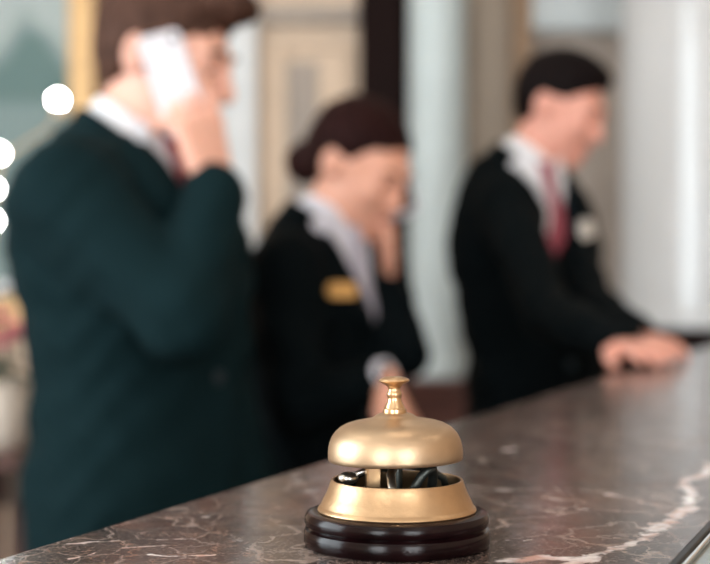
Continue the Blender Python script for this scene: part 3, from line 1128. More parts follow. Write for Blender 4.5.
def make_person(spec):
    D = spec['D']
    rootw = P(spec['px'], HY, D)
    rootw.z = 0.0
    yaw = spec['yaw']
    Rw = np.array(Matrix.Rotation(yaw, 3, 'Z'))

    def loc(px, py, dd):
        w_ = np.array(P(px, py, D + dd)) - np.array(rootw)
        return Rw.T @ w_

    def locv(v):
        return Rw.T @ V3(v)

    J = {k: loc(*v) for k, v in spec['joints'].items()}
    nb = J['neck']
    pel = V3(spec.get('pelvis', (0.0, 0.0, 0.92)))
    HC = J['head']
    HR = rotm(spec['hyaw'], spec['hpitch'], spec.get('hroll', 0))
    hs = spec.get('hs', 1.0)
    fem = spec.get('fem', False)
    bw = spec.get('bulk', 1.0)

    def H(x, y, z):
        return HC + HR @ (V3((x, y, z)) * hs)

    # --- torso sections (body), between pelvis and neck base, bent forward a little
    def secs(add=0.0, hem=-0.10):
        prof = [(hem, .165, .112), (-0.04, .172, .115), (0.08, .160, .108), (0.28, .140, .100), (0.50, .152, .108), (0.68, .165, .113), (0.82, .158, .100), (0.92, .115, .080), (1.0, .062, .056)]
        if fem:
            prof = [(hem, .165, .115), (-0.04, .168, .115), (0.08, .155, .105), (0.30, .122, .090), (0.50, .130, .100), (0.66, .142, .122), (0.80, .138, .098), (0.92, .100, .072), (1.0, .052, .050)]
        out = []
        for f, a, b in prof:
            t = f
            c = pel + (nb - pel) * t
            bend = spec.get('bend', 0.03) * math.sin(math.pi * min(1, max(0, t)))
            out.append((c[2], c[0] - bend, c[1], a * bw + add, b * bw + add))
        return out

    root_name = spec.get('name', 'person')
    allp = np.array(list(J.values()))
    lo = np.minimum(allp.min(0), [-0.28, -0.30, 0.0]) - 0.20
    hi = np.maximum(allp.max(0), [0.28, 0.30, 0.0]) + 0.20
    lo[2] = -0.02
    hi[2] = HC[2] + 0.17

    # hips/knees/ankles in local frame
    legs = {}
    for s, nm in ((1, 'l'), (-1, 'r')):
        legs[nm] = (pel + V3((0, 0.085 * s, -0.02)), V3((0.015 + pel[0] * 0.5, 0.10 * s, pel[2] * 0.54)), V3((-0.01, 0.105 * s, 0.085)))

    # ---------------- body (skin), one continuous surface
    B = Field(lo, hi, 0.0042)
    B.loft(secs(), k=0.03)
    for s, nm in ((1, 'l'), (-1, 'r')):
        sh, el, wr = J['sh_' + nm], J['el_' + nm], J['wr_' + nm]
        B.cone(nb + V3((0, 0.03 * s, -0.03)), sh + V3((0, -0.02 * s, -0.01)), 0.032, 0.036, 0.04)
        B.cone(sh, el, 0.046 * bw, 0.036 * bw, 0.03)
        B.cone(el, wr, 0.037 * bw, 0.025 * bw, 0.02)
        hp, kn, an = legs[nm]
        B.cone(hp, kn, 0.078, 0.052, 0.04)
        B.cone(kn, an, 0.050, 0.036, 0.02)
        B.ell(an + V3((0.06, 0, -0.045)), (0.12, 0.042, 0.036), np.eye(3), 0.03)
    # neck and head
    B.cone(nb + V3((0, 0, -0.03)), H(-0.022, 0, -0.055), (spec.get('nr', 0.061) - 0.003) * hs, (spec.get('nr', 0.061) - 0.009) * hs, 0.03)
    B.cone(nb + V3((0, 0, -0.03)), H(0.0, 0, -0.05), (spec.get('nr', 0.061) - 0.011) * hs, (spec.get('nr', 0.061) - 0.011) * hs, 0.03)
    e_ = lambda c, r, k, cut=False: B.ell(H(*c), tuple(q * hs for q in r), HR, k, cut)
    e_((-0.015, 0, 0.038), (0.098, 0.076, 0.084), 0.02)
    e_((0.028, 0, -0.020), (0.066, 0.060, 0.088), 0.03)
    e_((0.030, 0, -0.062), (0.058, 0.050, 0.045), 0.03)          # jaw
    e_((0.076, 0, -0.096), (0.022, 0.024, 0.018), 0.025)         # chin
    e_((0.068, 0.034, -0.020), (0.024, 0.022, 0.024), 0.02)      # cheeks
    e_((0.068, -0.034, -0.020), (0.024, 0.022, 0.024), 0.02)
    B.cone(H(0.078, 0.038, 0.026), H(0.088, 0, 0.024), 0.012, 0.013, 0.015)   # brow
    B.cone(H(0.078, -0.038, 0.026), H(0.088, 0, 0.024), 0.012, 0.013, 0.015)
    for s in (1, -1):
        e_((0.098, 0.031 * s, 0.004), (0.014, 0.018, 0.012), 0.010, True)     # eye sockets
    for s in (1, -1):                                              # eyelids
        B.cone(H(0.0885, 0.018 * s, 0.008), H(0.0835, 0.045 * s, 0.007), 0.0045, 0.0045, 0.005)
        B.cone(H(0.0870, 0.019 * s, -0.008), H(0.0825, 0.043 * s, -0.007), 0.0040, 0.0040, 0.006)
    B.cone(H(0.094, 0, 0.014), H(0.112, 0, -0.026), 0.0085, 0.0120, 0.010)    # nose
    for s in (1, -1):
        B.cone(H(0.098, 0.011 * s, -0.031), H(0.106, 0.006 * s, -0.032), 0.008, 0.008, 0.006)
    B.cone(H(0.090, 0.020, -0.061), H(0.098, 0, -0.058), 0.0050, 0.0065, 0.006)   # lips
    B.cone(H(0.090, -0.020, -0.061), H(0.098, 0, -0.058), 0.0050, 0.0065, 0.006)
    B.cone(H(0.090, 0.015, -0.069), H(0.096, 0, -0.070), 0.0060, 0.0072, 0.006)
    B.cone(H(0.090, -0.015, -0.069), H(0.096, 0, -0.070), 0.0060, 0.0072, 0.006)
    for s in (1, -1):                                              # ears
        Re = HR @ rotm(-0.35 * s, -0.15)
        B.ell(H(-0.012, 0.078 * s, -0.002), (0.019 * hs, 0.0085 * hs, 0.031 * hs), Re, 0.006)
        B.ell(H(-0.007, 0.090 * s, 0.001), (0.012 * hs, 0.009 * hs, 0.020 * hs), Re, 0.003, True)
    hsz = spec.get('hand', 1.0)
    for nm, s in (('l', 1), ('r', -1)):
        hd_ = spec['hand_' + nm]
        hand(B, J['wr_' + nm], locv(hd_['d']), locv(hd_['n']), s, hd_['curl'], hd_.get('thumb', (0.3, 0.4)), hsz)
    me = B.mesh('person')
    me.materials.append(spec['skin'])
    me.materials.append(M_lip)
    cen = np.empty(len(me.polygons) * 3, dtype=np.float32)
    me.polygons.foreach_get('center', cen)
    q = ((cen.reshape(-1, 3) - HC) @ HR) / hs
    lipm = (q[:, 0] > 0.091) & (np.abs(q[:, 1]) / 0.021 + np.abs(q[:, 2] + 0.0645) / 0.012 < 1)
    me.polygons.foreach_set('material_index', lipm.astype(np.int32))
    root = link(root_name, me)
    root.location = rootw
    root.rotation_euler = (0, 0, yaw)

    # eyes and brows
    for s in (1, -1):
        ec = H(0.0770, 0.031 * s, 0.003)
        bm = bmesh.new()
        bmesh.ops.create_uvsphere(bm, u_segments=20, v_segments=12, radius=0.0118 * hs)
        for f in bm.faces:
            c = f.calc_center_median().normalized()
            f.material_index = 1 if c.z > 0.86 else 0
        Mx = Matrix(HR.tolist()).to_4x4() @ Matrix.Rotation(math.radians(90 + 22), 4, 'Y')
        bmesh.ops.transform(bm, matrix=Matrix.Translation(ec) @ Mx, verts=bm.verts)
        o = bm_done(bm, 'eye', M_eye, root, smooth=True)
        o.data.materials.append(M_iris)
        tube('eyebrow', [H(0.100, 0.014 * s, 0.027), H(0.098, 0.030 * s, 0.034), H(0.084, 0.048 * s, 0.028)],
             [0.0030 * hs, 0.0034 * hs, 0.0015 * hs], spec['hairm'], root, 8)

    # ---------------- hair
    hr = HR
    HF = Field(HC - 0.19, HC + 0.19, 0.0035)
    ha = lambda c, r, k=0.02: HF.ell(H(*c), tuple(q_ * hs for q_ in r), HR, k)
    xs, zs_h = spec['hairline']
    if fem:
        ha((-0.018, 0, 0.040), (0.105, 0.083, 0.091))
        ha((-0.050, 0, 0.000), (0.070, 0.078, 0.075))
    else:
        ha((-0.018, 0, 0.042), (0.104, 0.0815, 0.092))
        ha((-0.043, 0, 0.000), (0.065, 0.071, 0.070))
        ha((0.025, 0, 0.100), (0.065, 0.060, 0.032), 0.03)        # top volume
        for c, r in spec.get('quiff', []):
            ha(c, r, 0.02)

    def keep(X, Y, Z):
        qx = ((X - HC[0]) * hr[0, 0] + (Y - HC[1]) * hr[1, 0] + (Z - HC[2]) * hr[2, 0]) / hs
        qz = ((X - HC[0]) * hr[0, 2] + (Y - HC[1]) * hr[1, 2] + (Z - HC[2]) * hr[2, 2]) / hs
        zl = np.interp(qx.ravel(), xs, zs_h).reshape(qx.shape)
        return (qz - zl) * 0.8      # negative below the hairline
    HF.cut(keep, HC - 0.19, HC + 0.19, 0.008)
    if fem:
        HF.ell(H(-0.112, 0, -0.048), (0.040 * hs, 0.050 * hs, 0.044 * hs), HR, 0.008)
        HF.cone(H(-0.080, 0, -0.015), H(-0.10, 0, -0.040), 0.03 * hs, 0.024 * hs, 0.008)

    def strands(X, Y, Z):
        qy = ((X - HC[0]) * hr[0, 1] + (Y - HC[1]) * hr[1, 1] + (Z - HC[2]) * hr[2, 1])
        qz = ((X - HC[0]) * hr[0, 2] + (Y - HC[1]) * hr[1, 2] + (Z - HC[2]) * hr[2, 2])
        return 0.0014 * np.sin(qy * 420 + 3 * np.sin(qz * 70)) + 0.0012 * np.sin(qy * 190 + 2 * np.sin(qz * 45 + 1))
    HF.disp(strands)
    link('hair', HF.mesh('hair'), spec['hairm'], root)

    # ---------------- shirt
    zt = nb[2]
    S = Field(np.minimum(nb, pel) - V3((0.30, 0.32, 0.15)), np.maximum(nb, pel) + V3((0.30, 0.32, 0.16)), 0.0045)
    S.loft(secs(0.010, 0.02), k=0.03)
    for s, nm in ((1, 'l'), (-1, 'r')):
        S.cone(nb + V3((0, 0.03 * s, -0.03)), J['sh_' + nm] + V3((0, -0.03 * s, -0.01)), 0.046, 0.048, 0.05)
    ntop = H(-0.016, 0, -0.075)
    nax = unit(ntop - nb)
    Sf = S.g.copy()
    link_front = S
    # collar: conical shell round the neck
    r0 = spec.get('nr', 0.061) * hs

    def collar(X, Y, Z, r_in=r0, c0=nb + V3((0.002, 0, -0.008)), a=nax):
        px, py, pz = X - c0[0], Y - c0[1], Z - c0[2]
        t = px * a[0] + py * a[1] + pz * a[2]
        qx, qy, qz = px - t * a[0], py - t * a[1], pz - t * a[2]
        r = np.sqrt(qx ** 2 + qy ** 2 + qz ** 2)
        # higher at the back than at the front
        topz = 0.040 - 0.16 * np.clip(qx, -0.07, 0.07)
        R_ = r_in + 0.010 - 0.12 * t
        d = np.abs(r - R_) - 0.0055
        return np.maximum(np.maximum(d, t - topz), -0.05 - t)
    S.add(collar, nb - 0.14, nb + 0.14, 0.003)
    link('shirt', S.mesh('shirt'), spec['shirt'], root)
    # front surface of the shirt chest without collar
    St = Field.__new__(Field)
    St.lo, St.h, St.n, St.g = S.lo, S.h, S.n, Sf
    yc = lambda z: float(np.interp(z, [pel[2], nb[2]], [pel[1], nb[1]]))
    # collar wings
    for s in (1, -1):
        rows = []
        for t in np.linspace(0, 1, 6):
            row = []
            for u in np.linspace(0, 1, 4):
                y = (0.012 + 0.045 * t + (-0.002 + 0.02 * (1 - t)) * u) * s
                z = zt - 0.008 + 0.028 * t - (0.055 * (1 - t) ** 0.7 + 0.012) * u
                x = St.front(yc(z) + y, min(z, zt - 0.012)) or 0.03
                x = max(x, nb[0] + r0 * math.sqrt(max(0.02, 1 - (y / (r0 * 1.25)) ** 2)) * (1 - 0.2 * u))
                row.append((x + 0.010, yc(z) + y, z))
            rows.append(row)
        strip_mesh('collar_wing', rows, 0.006, spec['shirt'], root)
    # ---------------- tie
    zb = spec['vz']          # bottom of the jacket opening
    if spec.get('tie'):
        prof = [(0.010, 0.017, 0.024), (-0.006, 0.019, 0.026), (-0.026, 0.015, 0.024), (-0.036, 0.011, 0.017), (-0.040, 0.014, 0.012), (-0.10, 0.021, 0.011), (-0.20, 0.030, 0.010)]
        zend = (spec['vestz'] if spec.get('vest') else zb) - 0.04 - zt
        prof = [p_ for p_ in prof if p_[0] > zend + 0.02] + [(zend, 0.034, 0.010)]
        rows = []
        zz = np.concatenate([np.linspace(0.010, -0.04, 7), np.linspace(-0.05, prof[-1][0], 14)])
        pz = [p[0] for p in prof][::-1]
        for dz in zz:
            wv = np.interp(dz, pz, [p[1] for p in prof][::-1])
            tv = np.interp(dz, pz, [p[2] for p in prof][::-1])
            row = []
            for u in np.linspace(-1, 1, 7):
                z = zt + dz - 0.008
                x0 = St.front(yc(z), min(z, zt - 0.014))
                if x0 is None:
                    x0 = nb[0] + 0.06
                x0 = max(x0, nb[0] + 0.045)
                row.append((x0 + tv * (1 - 0.55 * u * u), yc(z) + u * wv, z))
            rows.append(row)
        strip_mesh('necktie', rows, 0.008, spec['tie'], root)

    # ---------------- waistcoat
    def vcut(zbot, w0, ztop):
        def fn(X, Y, Z):
            zr = np.clip((Z - zbot) / (ztop - zbot), -0.3, 1.4)
            wv = w0 * zr
            cy = np.interp(Z.ravel(), [pel[2], nb[2]], [pel[1], nb[1]])[None, None, :]
            cx = np.interp(Z.ravel(), [pel[2], nb[2]], [pel[0], nb[0]])[None, None, :]
            return np.maximum(np.abs(Y - cy) - wv, (cx - 0.005) - X) * 0.9
        return fn
    blo = np.minimum(nb, pel) - V3((0.4, 0.4, 0.1))
    bhi = np.maximum(nb, pel) + V3((0.4, 0.4, 0.2))
    if spec.get('vest'):
        Wf = Field(np.minimum(nb, pel) - V3((0.26, 0.28, 0.15)), np.maximum(nb, pel) + V3((0.26, 0.28, 0.10)), 0.005)
        Wf.loft(secs(0.018, -0.02), k=0.03)
        Wf.cut(vcut(spec['vestz'], 0.060, zt), blo, bhi, 0.004)

        def above(X, Y, Z):
            return (zt - 0.03) - Z + 0 * X + 0 * Y
        Wf.cut(lambda X, Y, Z: above(X, Y, Z), blo, bhi, 0.002)
        link('waistcoat', Wf.mesh('waistcoat'), spec['vest'], root)

    # ---------------- jacket
    jlo = lo.copy()
    jlo[2] = pel[2] - 0.24
    jhi = hi.copy()
    jhi[2] = max(nb[2] + 0.12, max(J['wr_l'][2], J['wr_r'][2]) + 0.08)
    K = Field(jlo, jhi, 0.005)
    hem = -0.30 if not fem else -0.22
    K.loft(secs(0.026, hem), p=2.25, k=0.03)
    for s, nm in ((1, 'l'), (-1, 'r')):
        sh = J['sh_' + nm]
        K.cone(nb + V3((-0.01, 0.045 * s, -0.028)), sh + V3((0, 0, 0.006)), 0.046, 0.056 * bw, 0.05)
        K.cone(nb + V3((-0.04, 0.03 * s, -0.06)), sh + V3((-0.03, -0.05 * s, -0.06)), 0.06, 0.06, 0.06)
    # opening at the neck and the V
    K.cut(vcut(zb, spec.get('vw', 0.085), zt), blo, bhi, 0.004)

    def neckhole(X, Y, Z):
        px, py, pz = X - nb[0], Y - nb[1], Z - nb[2]
        t = px * nax[0] + py * nax[1] + pz * nax[2]
        r = np.sqrt((px - t * nax[0]) ** 2 + (py - t * nax[1]) ** 2 + (pz - t * nax[2]) ** 2)
        return np.maximum(r - (r0 + 0.013), -0.03 - t)
    K.cut(neckhole, nb - 0.2, nb + 0.2, 0.004)
    def jcollar(X, Y, Z, c0=nb + V3((0.0, 0, -0.008)), a=nax):
        px, py, pz = X - c0[0], Y - c0[1], Z - c0[2]
        t = px * a[0] + py * a[1] + pz * a[2]
        qx, qy, qz = px - t * a[0], py - t * a[1], pz - t * a[2]
        r = np.sqrt(qx ** 2 + qy ** 2 + qz ** 2)
        d = np.abs(r - (r0 + 0.022 - 0.10 * t)) - 0.0075
        return np.maximum(np.maximum(d, t - (0.008 - 0.16 * np.clip(qx, -0.08, 0.08))), np.maximum(-0.05 - t, qx - 0.045))
    K.add(jcollar, nb - 0.16, nb + 0.16, 0.012)
    Kt = Field.__new__(Field)
    Kt.lo, Kt.h, Kt.n, Kt.g = K.lo, K.h, K.n, K.g.copy()
    # sleeves
    for s, nm in ((1, 'l'), (-1, 'r')):
        sh, el, wr = J['sh_' + nm], J['el_' + nm], J['wr_' + nm]
        K.cone(sh, el, 0.066 * bw, 0.053 * bw, 0.035)
        K.cone(el, wr - unit(wr - el) * (0.012 + spec.get('cuff_' + nm, 0.030) * -0.4 + 0.012), 0.053 * bw, 0.041 * bw, 0.02)

    def folds(X, Y, Z):
        return 0.0036 * np.sin(38 * Z + 22 * X + 2.5 * np.sin(17 * Y + 9 * Z)) * np.sin(23 * Y - 15 * Z + 2 * np.sin(21 * X)) \
            + 0.0012 * np.sin(85 * Z - 60 * Y + 3 * np.sin(30 * X))
    K.disp(folds)
    jacket = link('jacket', K.mesh('jacket'), spec['suit'], root)
    # shirt cuffs
    for nm in ('l', 'r'):
        el, wr = J['el_' + nm], J['wr_' + nm]
        a = unit(wr - el)
        C = Field(wr - 0.09, wr + 0.09, 0.004)

        def cuff(X, Y, Z, a=a, c=wr, cin=spec.get('cuff_' + nm, 0.034)):
            px, py, pz = X - c[0], Y - c[1], Z - c[2]
            t = px * a[0] + py * a[1] + pz * a[2]
            r = np.sqrt((px - t * a[0]) ** 2 + (py - t * a[1]) ** 2 + (pz - t * a[2]) ** 2)
            return np.maximum(np.abs(r - 0.0320 * min(1.0, bw)) - 0.0045, np.abs(t + cin) - 0.022)
        C.add(cuff, wr - 0.07, wr + 0.07, 0.0)
        link('shirt_cuff', C.mesh('shirt_cuff'), spec['shirt'], root)
    # lapels
    vw = spec.get('vw', 0.085)
    for s in (1, -1):
        rows = []
        for t in np.linspace(0.02, 1, 16):
            z = zb + (zt - 0.012 - zb) * t
            inner = vw * (z - zb) / (zt - zb)
            wid = 0.012 + 0.066 * min(1, t / 0.72) if t < 0.74 else 0.060 - 0.10 * (t - 0.74)
            row = []
            for u in np.linspace(0, 1, 5):
                y = (inner - 0.004 + wid * u) * s
                x = Kt.front(yc(z) + y + 0.012 * s * (u < 0.2), z)
                if x is None:
                    x = nb[0]
                row.append((x + 0.007 + 0.003 * math.sin(math.pi * u), yc(z) + y, z))
            rows.append(row)
        strip_mesh('lapel', rows, 0.007, spec['suit'], root)
    # jacket buttons
    for dz in (-0.015, -0.115):
        z = zb + dz
        x = Kt.front(yc(z) + 0.006, z)
        if x:
            bm = bmesh.new()
            bmesh.ops.create_cone(bm, cap_ends=True, segments=16, radius1=0.011, radius2=0.009, depth=0.006,
                                  matrix=Matrix.Translation((x + 0.003, yc(z) + 0.006, z)) @ Matrix.Rotation(math.pi / 2, 4, 'Y'))
            bm_done(bm, 'jacket_button', M_button, root)
    # breast pocket welt / badge
    if spec.get('badge'):
        by, bz, bm_, bwid, bhei = spec['badge']
        rows = []
        for v in np.linspace(-1, 1, 9):
            row = []
            for u in np.linspace(-1, 1, 9):
                rr = math.sqrt(max(0, 1 - (abs(v) ** 3) * 0.5))
                y = yc(bz) + by + u * bwid * rr
                z = bz + v * bhei
                x = Kt.front(y, z) or 0.1
                row.append((x + 0.018, y, z))
            rows.append(row)
        strip_mesh('name_badge', rows, 0.006, bm_, root)

    # ---------------- trousers and shoes
    Tf = Field((-0.28 + min(0, pel[0]), -0.30, 0.03), (0.28 + max(0, pel[0]), 0.30, pel[2] + 0.18), 0.006)
    Tf.loft([(pel[2] - 0.12, pel[0], pel[1], .155 * bw, .11 * bw), (pel[2], pel[0], pel[1], .18 * bw, .123 * bw), (pel[2] + 0.14, pel[0], pel[1], .152 * bw, .110 * bw)], k=0.03)
    for nm in ('l', 'r'):
        hp, kn, an = legs[nm]
        Tf.cone(hp, kn, 0.096, 0.075, 0.03)
        Tf.cone(kn, an + V3((0.0, 0, -0.015)), 0.075, 0.062, 0.02)
    Tf.cut(lambda X, Y, Z: Z - 0.05 + 0 * X + 0 * Y, (-0.4, -0.4, 0), (0.4, 0.4, 0.06), 0.002)
    link('trousers', Tf.mesh('trousers'), spec['suit'], root)
    for nm in ('l', 'r'):
        an = legs[nm][2]
        Sh = Field((an[0] - 0.13, an[1] - 0.08, -0.01), (an[0] + 0.24, an[1] + 0.08, 0.13), 0.005)
        Sh.ell((an[0] + 0.07, an[1], 0.04), (0.145, 0.052, 0.052), np.eye(3), 0.01)
        Sh.cone((an[0] - 0.02, an[1], 0.05), (an[0], an[1], 0.10), 0.048, 0.045, 0.03)
        Sh.box((an[0] + 0.065, an[1], 0.012), (0.142, 0.048, 0.012), np.eye(3), 0.01, 0.006)
        Sh.cut(lambda X, Y, Z: Z + 0 * X + 0 * Y, (-0.5, -0.5, -0.02), (0.5, 0.5, 0.0), 0.0)
        link('shoe', Sh.mesh('shoe'), M_shoe, root)
    tag(root, spec['label'], 'person')
    return root


def phone(c, up, nrm, label, ln=0.15, wd=0.072, th=0.010):
    """nrm = direction the screen looks"""
    up = Vector(up).normalized()
    nrm = Vector(nrm)
    nrm = (nrm - up * nrm.dot(up)).normalized()
    side = nrm.cross(up)
    Mx = Matrix((side, nrm, up)).transposed().to_4x4()
    e = empty('smartphone', c)
    e.rotation_euler = Mx.to_euler()
    bm = bmesh.new()
    box_bm(bm, (-wd / 2, -th / 2, -ln / 2), (wd / 2, th / 2, ln / 2))
    es = [ed for ed in bm.edges if abs(ed.verts[0].co.y - ed.verts[1].co.y) > th * 0.5]
    bmesh.ops.bevel(bm, geom=es, offset=0.011, segments=6, affect='EDGES', profile=0.5)
    es = [ed for ed in bm.edges if abs(ed.verts[0].co.y - ed.verts[1].co.y) < 1e-5]
    bmesh.ops.bevel(bm, geom=es, offset=0.0022, segments=2, affect='EDGES', profile=0.5)
    bm_done(bm, 'body', M_phone, e, smooth=False)
    box('screen', (-wd / 2 + 0.004, th / 2, -ln / 2 + 0.014), (wd / 2 - 0.004, th / 2 + 0.0004, ln / 2 - 0.014), M_screen, e)
    bm = bmesh.new()
    bmesh.ops.create_cone(bm, cap_ends=True, segments=20, radius1=0.0055, radius2=0.005, depth=0.0014,
                          matrix=Matrix.Translation((wd / 2 - 0.014, -th / 2 - 0.0006, ln / 2 - 0.014)) @ Matrix.Rotation(math.pi / 2, 4, 'X'))
    bm_done(bm, 'camera_lens', M_screen, e)
    tag(e, label, 'phone')
    return e


RAD = math.radians
MAN_HL = ([-0.13, -0.060, -0.035, -0.030, 0.012, 0.018, 0.034, 0.040, 0.072, 0.085, 0.13], [-0.075, -0.060, -0.035, 0.018, 0.020, -0.018, -0.016, 0.030, 0.050, 0.072, 0.078])
MAN_HL3 = (MAN_HL[0], MAN_HL[1][:7] + [0.036, 0.066, 0.084, 0.090])
relax = [(0.35, 0.35, 0.25)] * 4
grip = [(0.55, 0.75, 0.45), (0.6, 0.8, 0.5), (0.6, 0.8, 0.5), (0.6, 0.8, 0.5)]

# --- man with the phone, nearest to the camera
D1 = 2.3
spec1 = dict(D=D1, px=125, yaw=RAD(-32), label='person in dark teal suit and red tie holding a white phone to the ear',
             skin=M_skin1, suit=M_suit1, shirt=M_shirt, tie=M_tie1, hairm=M_hair1, hairline=MAN_HL,
             hyaw=RAD(16), hpitch=RAD(16), hs=1.06, bulk=1.17, hand=1.18, vw=0.062, cuff_r=0.05, pelvis=(0.055, 0.0, 0.93), bend=0.0, vz=1.20,
             quiff=[((0.070, 0, 0.104), (0.046, 0.054, 0.027)), ((0.094, 0, 0.106), (0.024, 0.042, 0.018))],
             joints=dict(neck=(124, 140, 0.0), head=(165, 62, 0.0), sh_r=(66, 195, -0.17), sh_l=(185, 190, 0.16),
                         el_r=(182, 316, -0.26), wr_r=(215, 192, -0.15), el_l=(212, 345, 0.22), wr_l=(240, 480, 0.12)),
             hand_r=dict(d=(-0.25, 0.10, 1.0), n=(-0.75, 0.65, 0), curl=[(0.12, 0.25, 0.2), (0.4, 0.6, 0.4), (0.55, 0.8, 0.4), (0.7, 0.8, 0.4)], thumb=(0.1, 0.6)),
             hand_l=dict(d=(0.2, 0, -1), n=(0, -1, 0), curl=relax))
make_person(spec1)
phone(P(174, 84, D1 - 0.118), Vector((-0.33, 0.05, 1.0)), Vector((-0.30, 1.0, 0)), 'white phone held to the ear by the person with red tie and teal suit', 0.160, 0.066)

# --- woman with the bun
D2 = 2.72
FEM_HL = ([-0.16, -0.060, -0.040, -0.030, 0.012, 0.022, 0.040, 0.072, 0.085, 0.13], [-0.075, -0.065, -0.040, 0.016, 0.020, 0.018, 0.048, 0.070, 0.084, 0.088])
spec2 = dict(D=D2, px=322, yaw=RAD(-38), fem=True, label='person in black suit with hair in a bun and gold name badge',
             skin=M_skin2, suit=M_suit2, shirt=M_shirt2, tie=M_tie2, hairm=M_hair2, hairline=FEM_HL,
             hyaw=RAD(4), hpitch=RAD(30), hs=0.98, nr=0.053, vw=0.068, bulk=0.95, cuff_r=0.014, pelvis=(0.0, 0.0, 0.85), bend=0.01, vz=1.10,
             hand=1.02, badge=(-0.085, 1.213, M_badge_g, 0.030, 0.013),
             joints=dict(neck=(319, 228, 0.0), head=(359, 167, 0.0), sh_r=(287, 270, -0.13), sh_l=(375, 268, 0.13),
                         el_r=(300, 402, -0.22), wr_r=(385, 380, -0.32), el_l=(400, 352, -0.06), wr_l=(382, 286, 0.010)),
             hand_l=dict(d=(-0.08, 0.02, 1.0), n=(-0.62, -0.70, 0), curl=[(0.3, 0.5, 0.3), (0.4, 0.6, 0.4), (0.5, 0.7, 0.4), (0.6, 0.7, 0.4)], thumb=(0.1, 0.5)),
             hand_r=dict(d=(0.45, -0.3, -0.8), n=(-0.8, 0.2, -0.3), curl=relax))
make_person(spec2)
phone(P(396, 183, D2 + 0.058), Vector((-0.22, 0.16, 1.0)), Vector((-0.56, -0.83, 0)), 'white phone held to the ear by the person with the hair bun', 0.14, 0.07)

# --- man leaning over the counter
D3 = 2.9
spec3 = dict(D=D3, px=528, yaw=RAD(-60), label='person in black suit and waistcoat leaning over the counter, looking down',
             skin=M_skin3, suit=M_suit2, shirt=M_shirt, tie=M_tie3, vest=M_vest, vestz=1.27, hairm=M_hair3,
             hyaw=RAD(32), hpitch=RAD(24), hs=0.87, nr=0.055, bulk=0.82, cuff_l=0.07, cuff_r=0.07, hand=0.86, pelvis=(0.03, 0.02, 0.92), bend=0.02, vz=1.08, vw=0.072,
             hairline=MAN_HL3,
             badge=(0.062, 1.328, M_badge_s, 0.026, 0.020),
             joints=dict(neck=(521, 166, 0.0), head=(559, 109, 0.0), sh_r=(510, 208, -0.10), sh_l=(560, 210, 0.12),
                         el_r=(546, 312, -0.36), wr_r=(624, 346, -0.60), el_l=(588, 300, -0.18), wr_l=(642, 340, -0.44)),
             hand_r=dict(d=(0.22, -0.97, -0.03), n=(0, 0, -1), curl=[(0.08, 0.16, 0.10)] * 4, thumb=(0.0, 0.0)),
             hand_l=dict(d=(-0.02, -1.0, -0.03), n=(0, 0, -1), curl=[(0.08, 0.16, 0.10)] * 4, thumb=(0.0, 0.0)))
make_person(spec3)

# ================================================================== CONSOLE TABLE, POT OF FLOWERS, GLOBE LAMP (left edge)
DC = 3.4
ctop = CZ - (446 - HY) / F * DC
cxx = (5 - 355) / F * DC
e = empty('console_table', (cxx - 0.35, DC + 0.02, 0))
box('table_top', (-0.55, -0.2, ctop - 0.035), (0.42, 0.2, ctop), M_redwood, e, 0.006)
box('apron', (-0.50, -0.16, ctop - 0.13), (0.37, 0.16, ctop - 0.035), M_redwood, e, 0.004)
for sx in (-0.50, 0.37):
    for sy in (-0.16, 0.16):
        bx = sx - (0.045 if sx > 0 else 0)
        byy = sy - (0.045 if sy > 0 else 0)
        box('leg', (bx, byy, 0), (bx + 0.045, byy + 0.045, ctop - 0.035), M_redwood, e, 0.005)
box('lower_shelf', (-0.49, -0.15, 0.2), (0.36, 0.15, 0.225), M_redwood, e, 0.004)
dr = box('drawer', (-0.36, -0.172, ctop - 0.12), (0.23, -0.16, ctop - 0.045), M_redwood, e, 0.003)
uv_ball('knob', (-0.065, -0.182, ctop - 0.082), 0.012, M_brassp, dr)
tag(e, 'reddish brown console table carrying the pot of pink flowers', 'table')

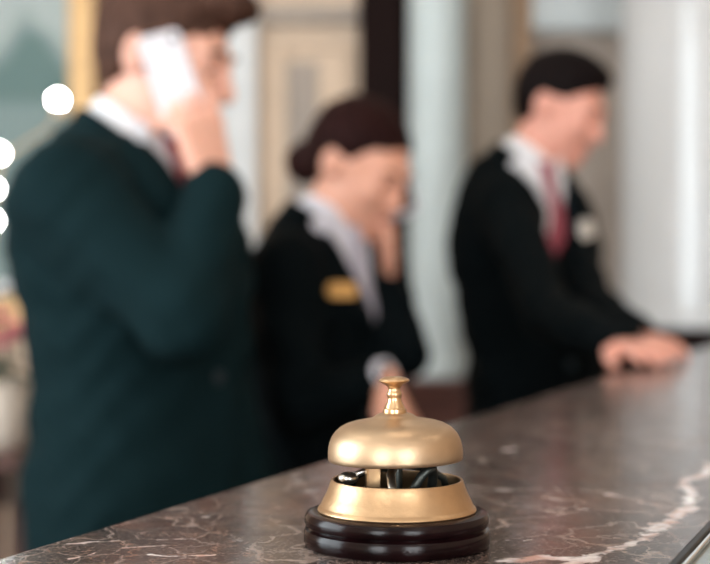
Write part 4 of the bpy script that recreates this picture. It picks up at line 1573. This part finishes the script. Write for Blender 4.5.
e = empty('flower_pot', (cxx + 0.0, DC - 0.02, ctop))
lathe('pot', [(0.0001, 0), (0.045, 0), (0.052, 0.008), (0.062, 0.06), (0.064, 0.10), (0.060, 0.135), (0.063, 0.148), (0.060, 0.152), (0.054, 0.148), (0.052, 0.13), (0.0001, 0.125)], M_pot, e, 40)
lathe('soil', [(0.0001, 0.13), (0.052, 0.13), (0.0001, 0.1301)], mat('dark_soil', (0.02, 0.014, 0.01), 0.9, var=0.4, scale=80), e, 24)
fl = [(0.0, 0.0, 0.30, 0), (0.035, -0.02, 0.27, 0), (-0.03, -0.03, 0.26, 0), (0.02, 0.03, 0.25, 0), (-0.035, 0.03, 0.29, 0), (0.005, -0.035, 0.235, 0), (0.01, -0.01, 0.365, 1), (-0.03, 0.0, 0.345, 1)]
petal_bm = bmesh.new()
for i, (x, y, z, kd) in enumerate(fl):
    tube('stem', [(x * 0.3, y * 0.3, 0.12), (x * 0.8, y * 0.8, 0.12 + (z - 0.12) * 0.6), (x, y, z)], 0.0022, M_leaf, e, 6)
    bm = bmesh.new()
    for ring, (npet, tilt, ln) in enumerate(((7, 0.35, 0.026), (6, 0.85, 0.022), (4, 1.25, 0.016))):
        for k in range(npet):
            a = 2 * math.pi * k / npet + ring * 0.4
            r = bmesh.ops.create_uvsphere(bm, u_segments=8, v_segments=6, radius=1.0)
            Mx = Matrix.Translation((x, y, z)) @ Matrix.Rotation(a, 4, 'Z') @ Matrix.Rotation(-tilt, 4, 'Y') @ Matrix.Translation((ln * 0.6, 0, 0)) @ Matrix.Diagonal((ln * 0.7, ln * 0.45, 0.004, 1))
            bmesh.ops.transform(bm, matrix=Mx, verts=r['verts'])
    bm_done(bm, 'blossom', M_wpet if kd else M_pink, e, smooth=True)
for k in range(16):
    a = k * 2.4
    rr = 0.045 + 0.02 * ((k * 7) % 3) / 2
    z = 0.15 + 0.05 * ((k * 5) % 4) / 3
    bm = bmesh.new()
    rings = [(0.0, 0.001), (0.2, 0.014), (0.45, 0.020), (0.7, 0.015), (0.9, 0.006), (1.0, 0.0005)]
    vv = []
    for t, wv in rings:
        c = Vector((math.cos(a) * (0.015 + rr * t), math.sin(a) * (0.015 + rr * t), z + 0.02 * t - 0.035 * t * t))
        s_ = Vector((-math.sin(a), math.cos(a), 0))
        vv.append([bm.verts.new(c - s_ * wv + Vector((0, 0, 0.004))), bm.verts.new(c), bm.verts.new(c + s_ * wv + Vector((0, 0, 0.004)))])
    for i in range(len(vv) - 1):
        for j in range(2):
            bm.faces.new((vv[i][j], vv[i][j + 1], vv[i + 1][j + 1], vv[i + 1][j]))
    o = bm_done(bm, 'leaf', M_leaf, e, smooth=True)
    sm = o.modifiers.new('thick', 'SOLIDIFY')
    sm.thickness = 0.0012
tag(e, 'cream ceramic pot of pink and white flowers on the console table', 'flower pot')

# lamp with small globe bulbs
DL = DC + 0.13
lx = (-28 - 355) / F * DL
e = empty('globe_lamp', (lx, DL, ctop))
lathe('base', [(0.0001, 0), (0.075, 0), (0.075, 0.012), (0.03, 0.025), (0.012, 0.05), (0.0001, 0.05)], M_brassp, e, 40)
M_bulb = mat('glowing_bulb', (1, 0.98, 0.95), 0.3, var=0.01, emit=((1.0, 0.97, 0.93), 60.0))
tops = []
for (px, py) in ((58, 100), (-1, 154), (-7, 189), (-8, 221)):
    b_ = P(px, py, DL) - Vector((lx, DL, ctop))
    tops.append(b_)
    arm = tube('arm', [(0, 0, b_.z - 0.16), (b_.x * 0.45, 0, b_.z - 0.13), (b_.x * 0.9, 0, b_.z - 0.07), (b_.x, 0, b_.z - 0.035)], 0.0035, M_brassp, e, 10)
    lathe('socket', [(0.0001, -0.036), (0.010, -0.034), (0.011, -0.012), (0.0001, -0.012)], M_brassp, arm, 16, loc=tuple(b_))
    uv_ball('bulb', tuple(b_), 0.0155, M_bulb, arm)
tube('stem', [(0, 0, 0.04), (0, 0, max(t_.z for t_ in tops) - 0.15)], 0.007, M_brassp, e, 14)
tag(e, 'brass table lamp with small glowing globe bulbs beside the flower pot', 'lamp')
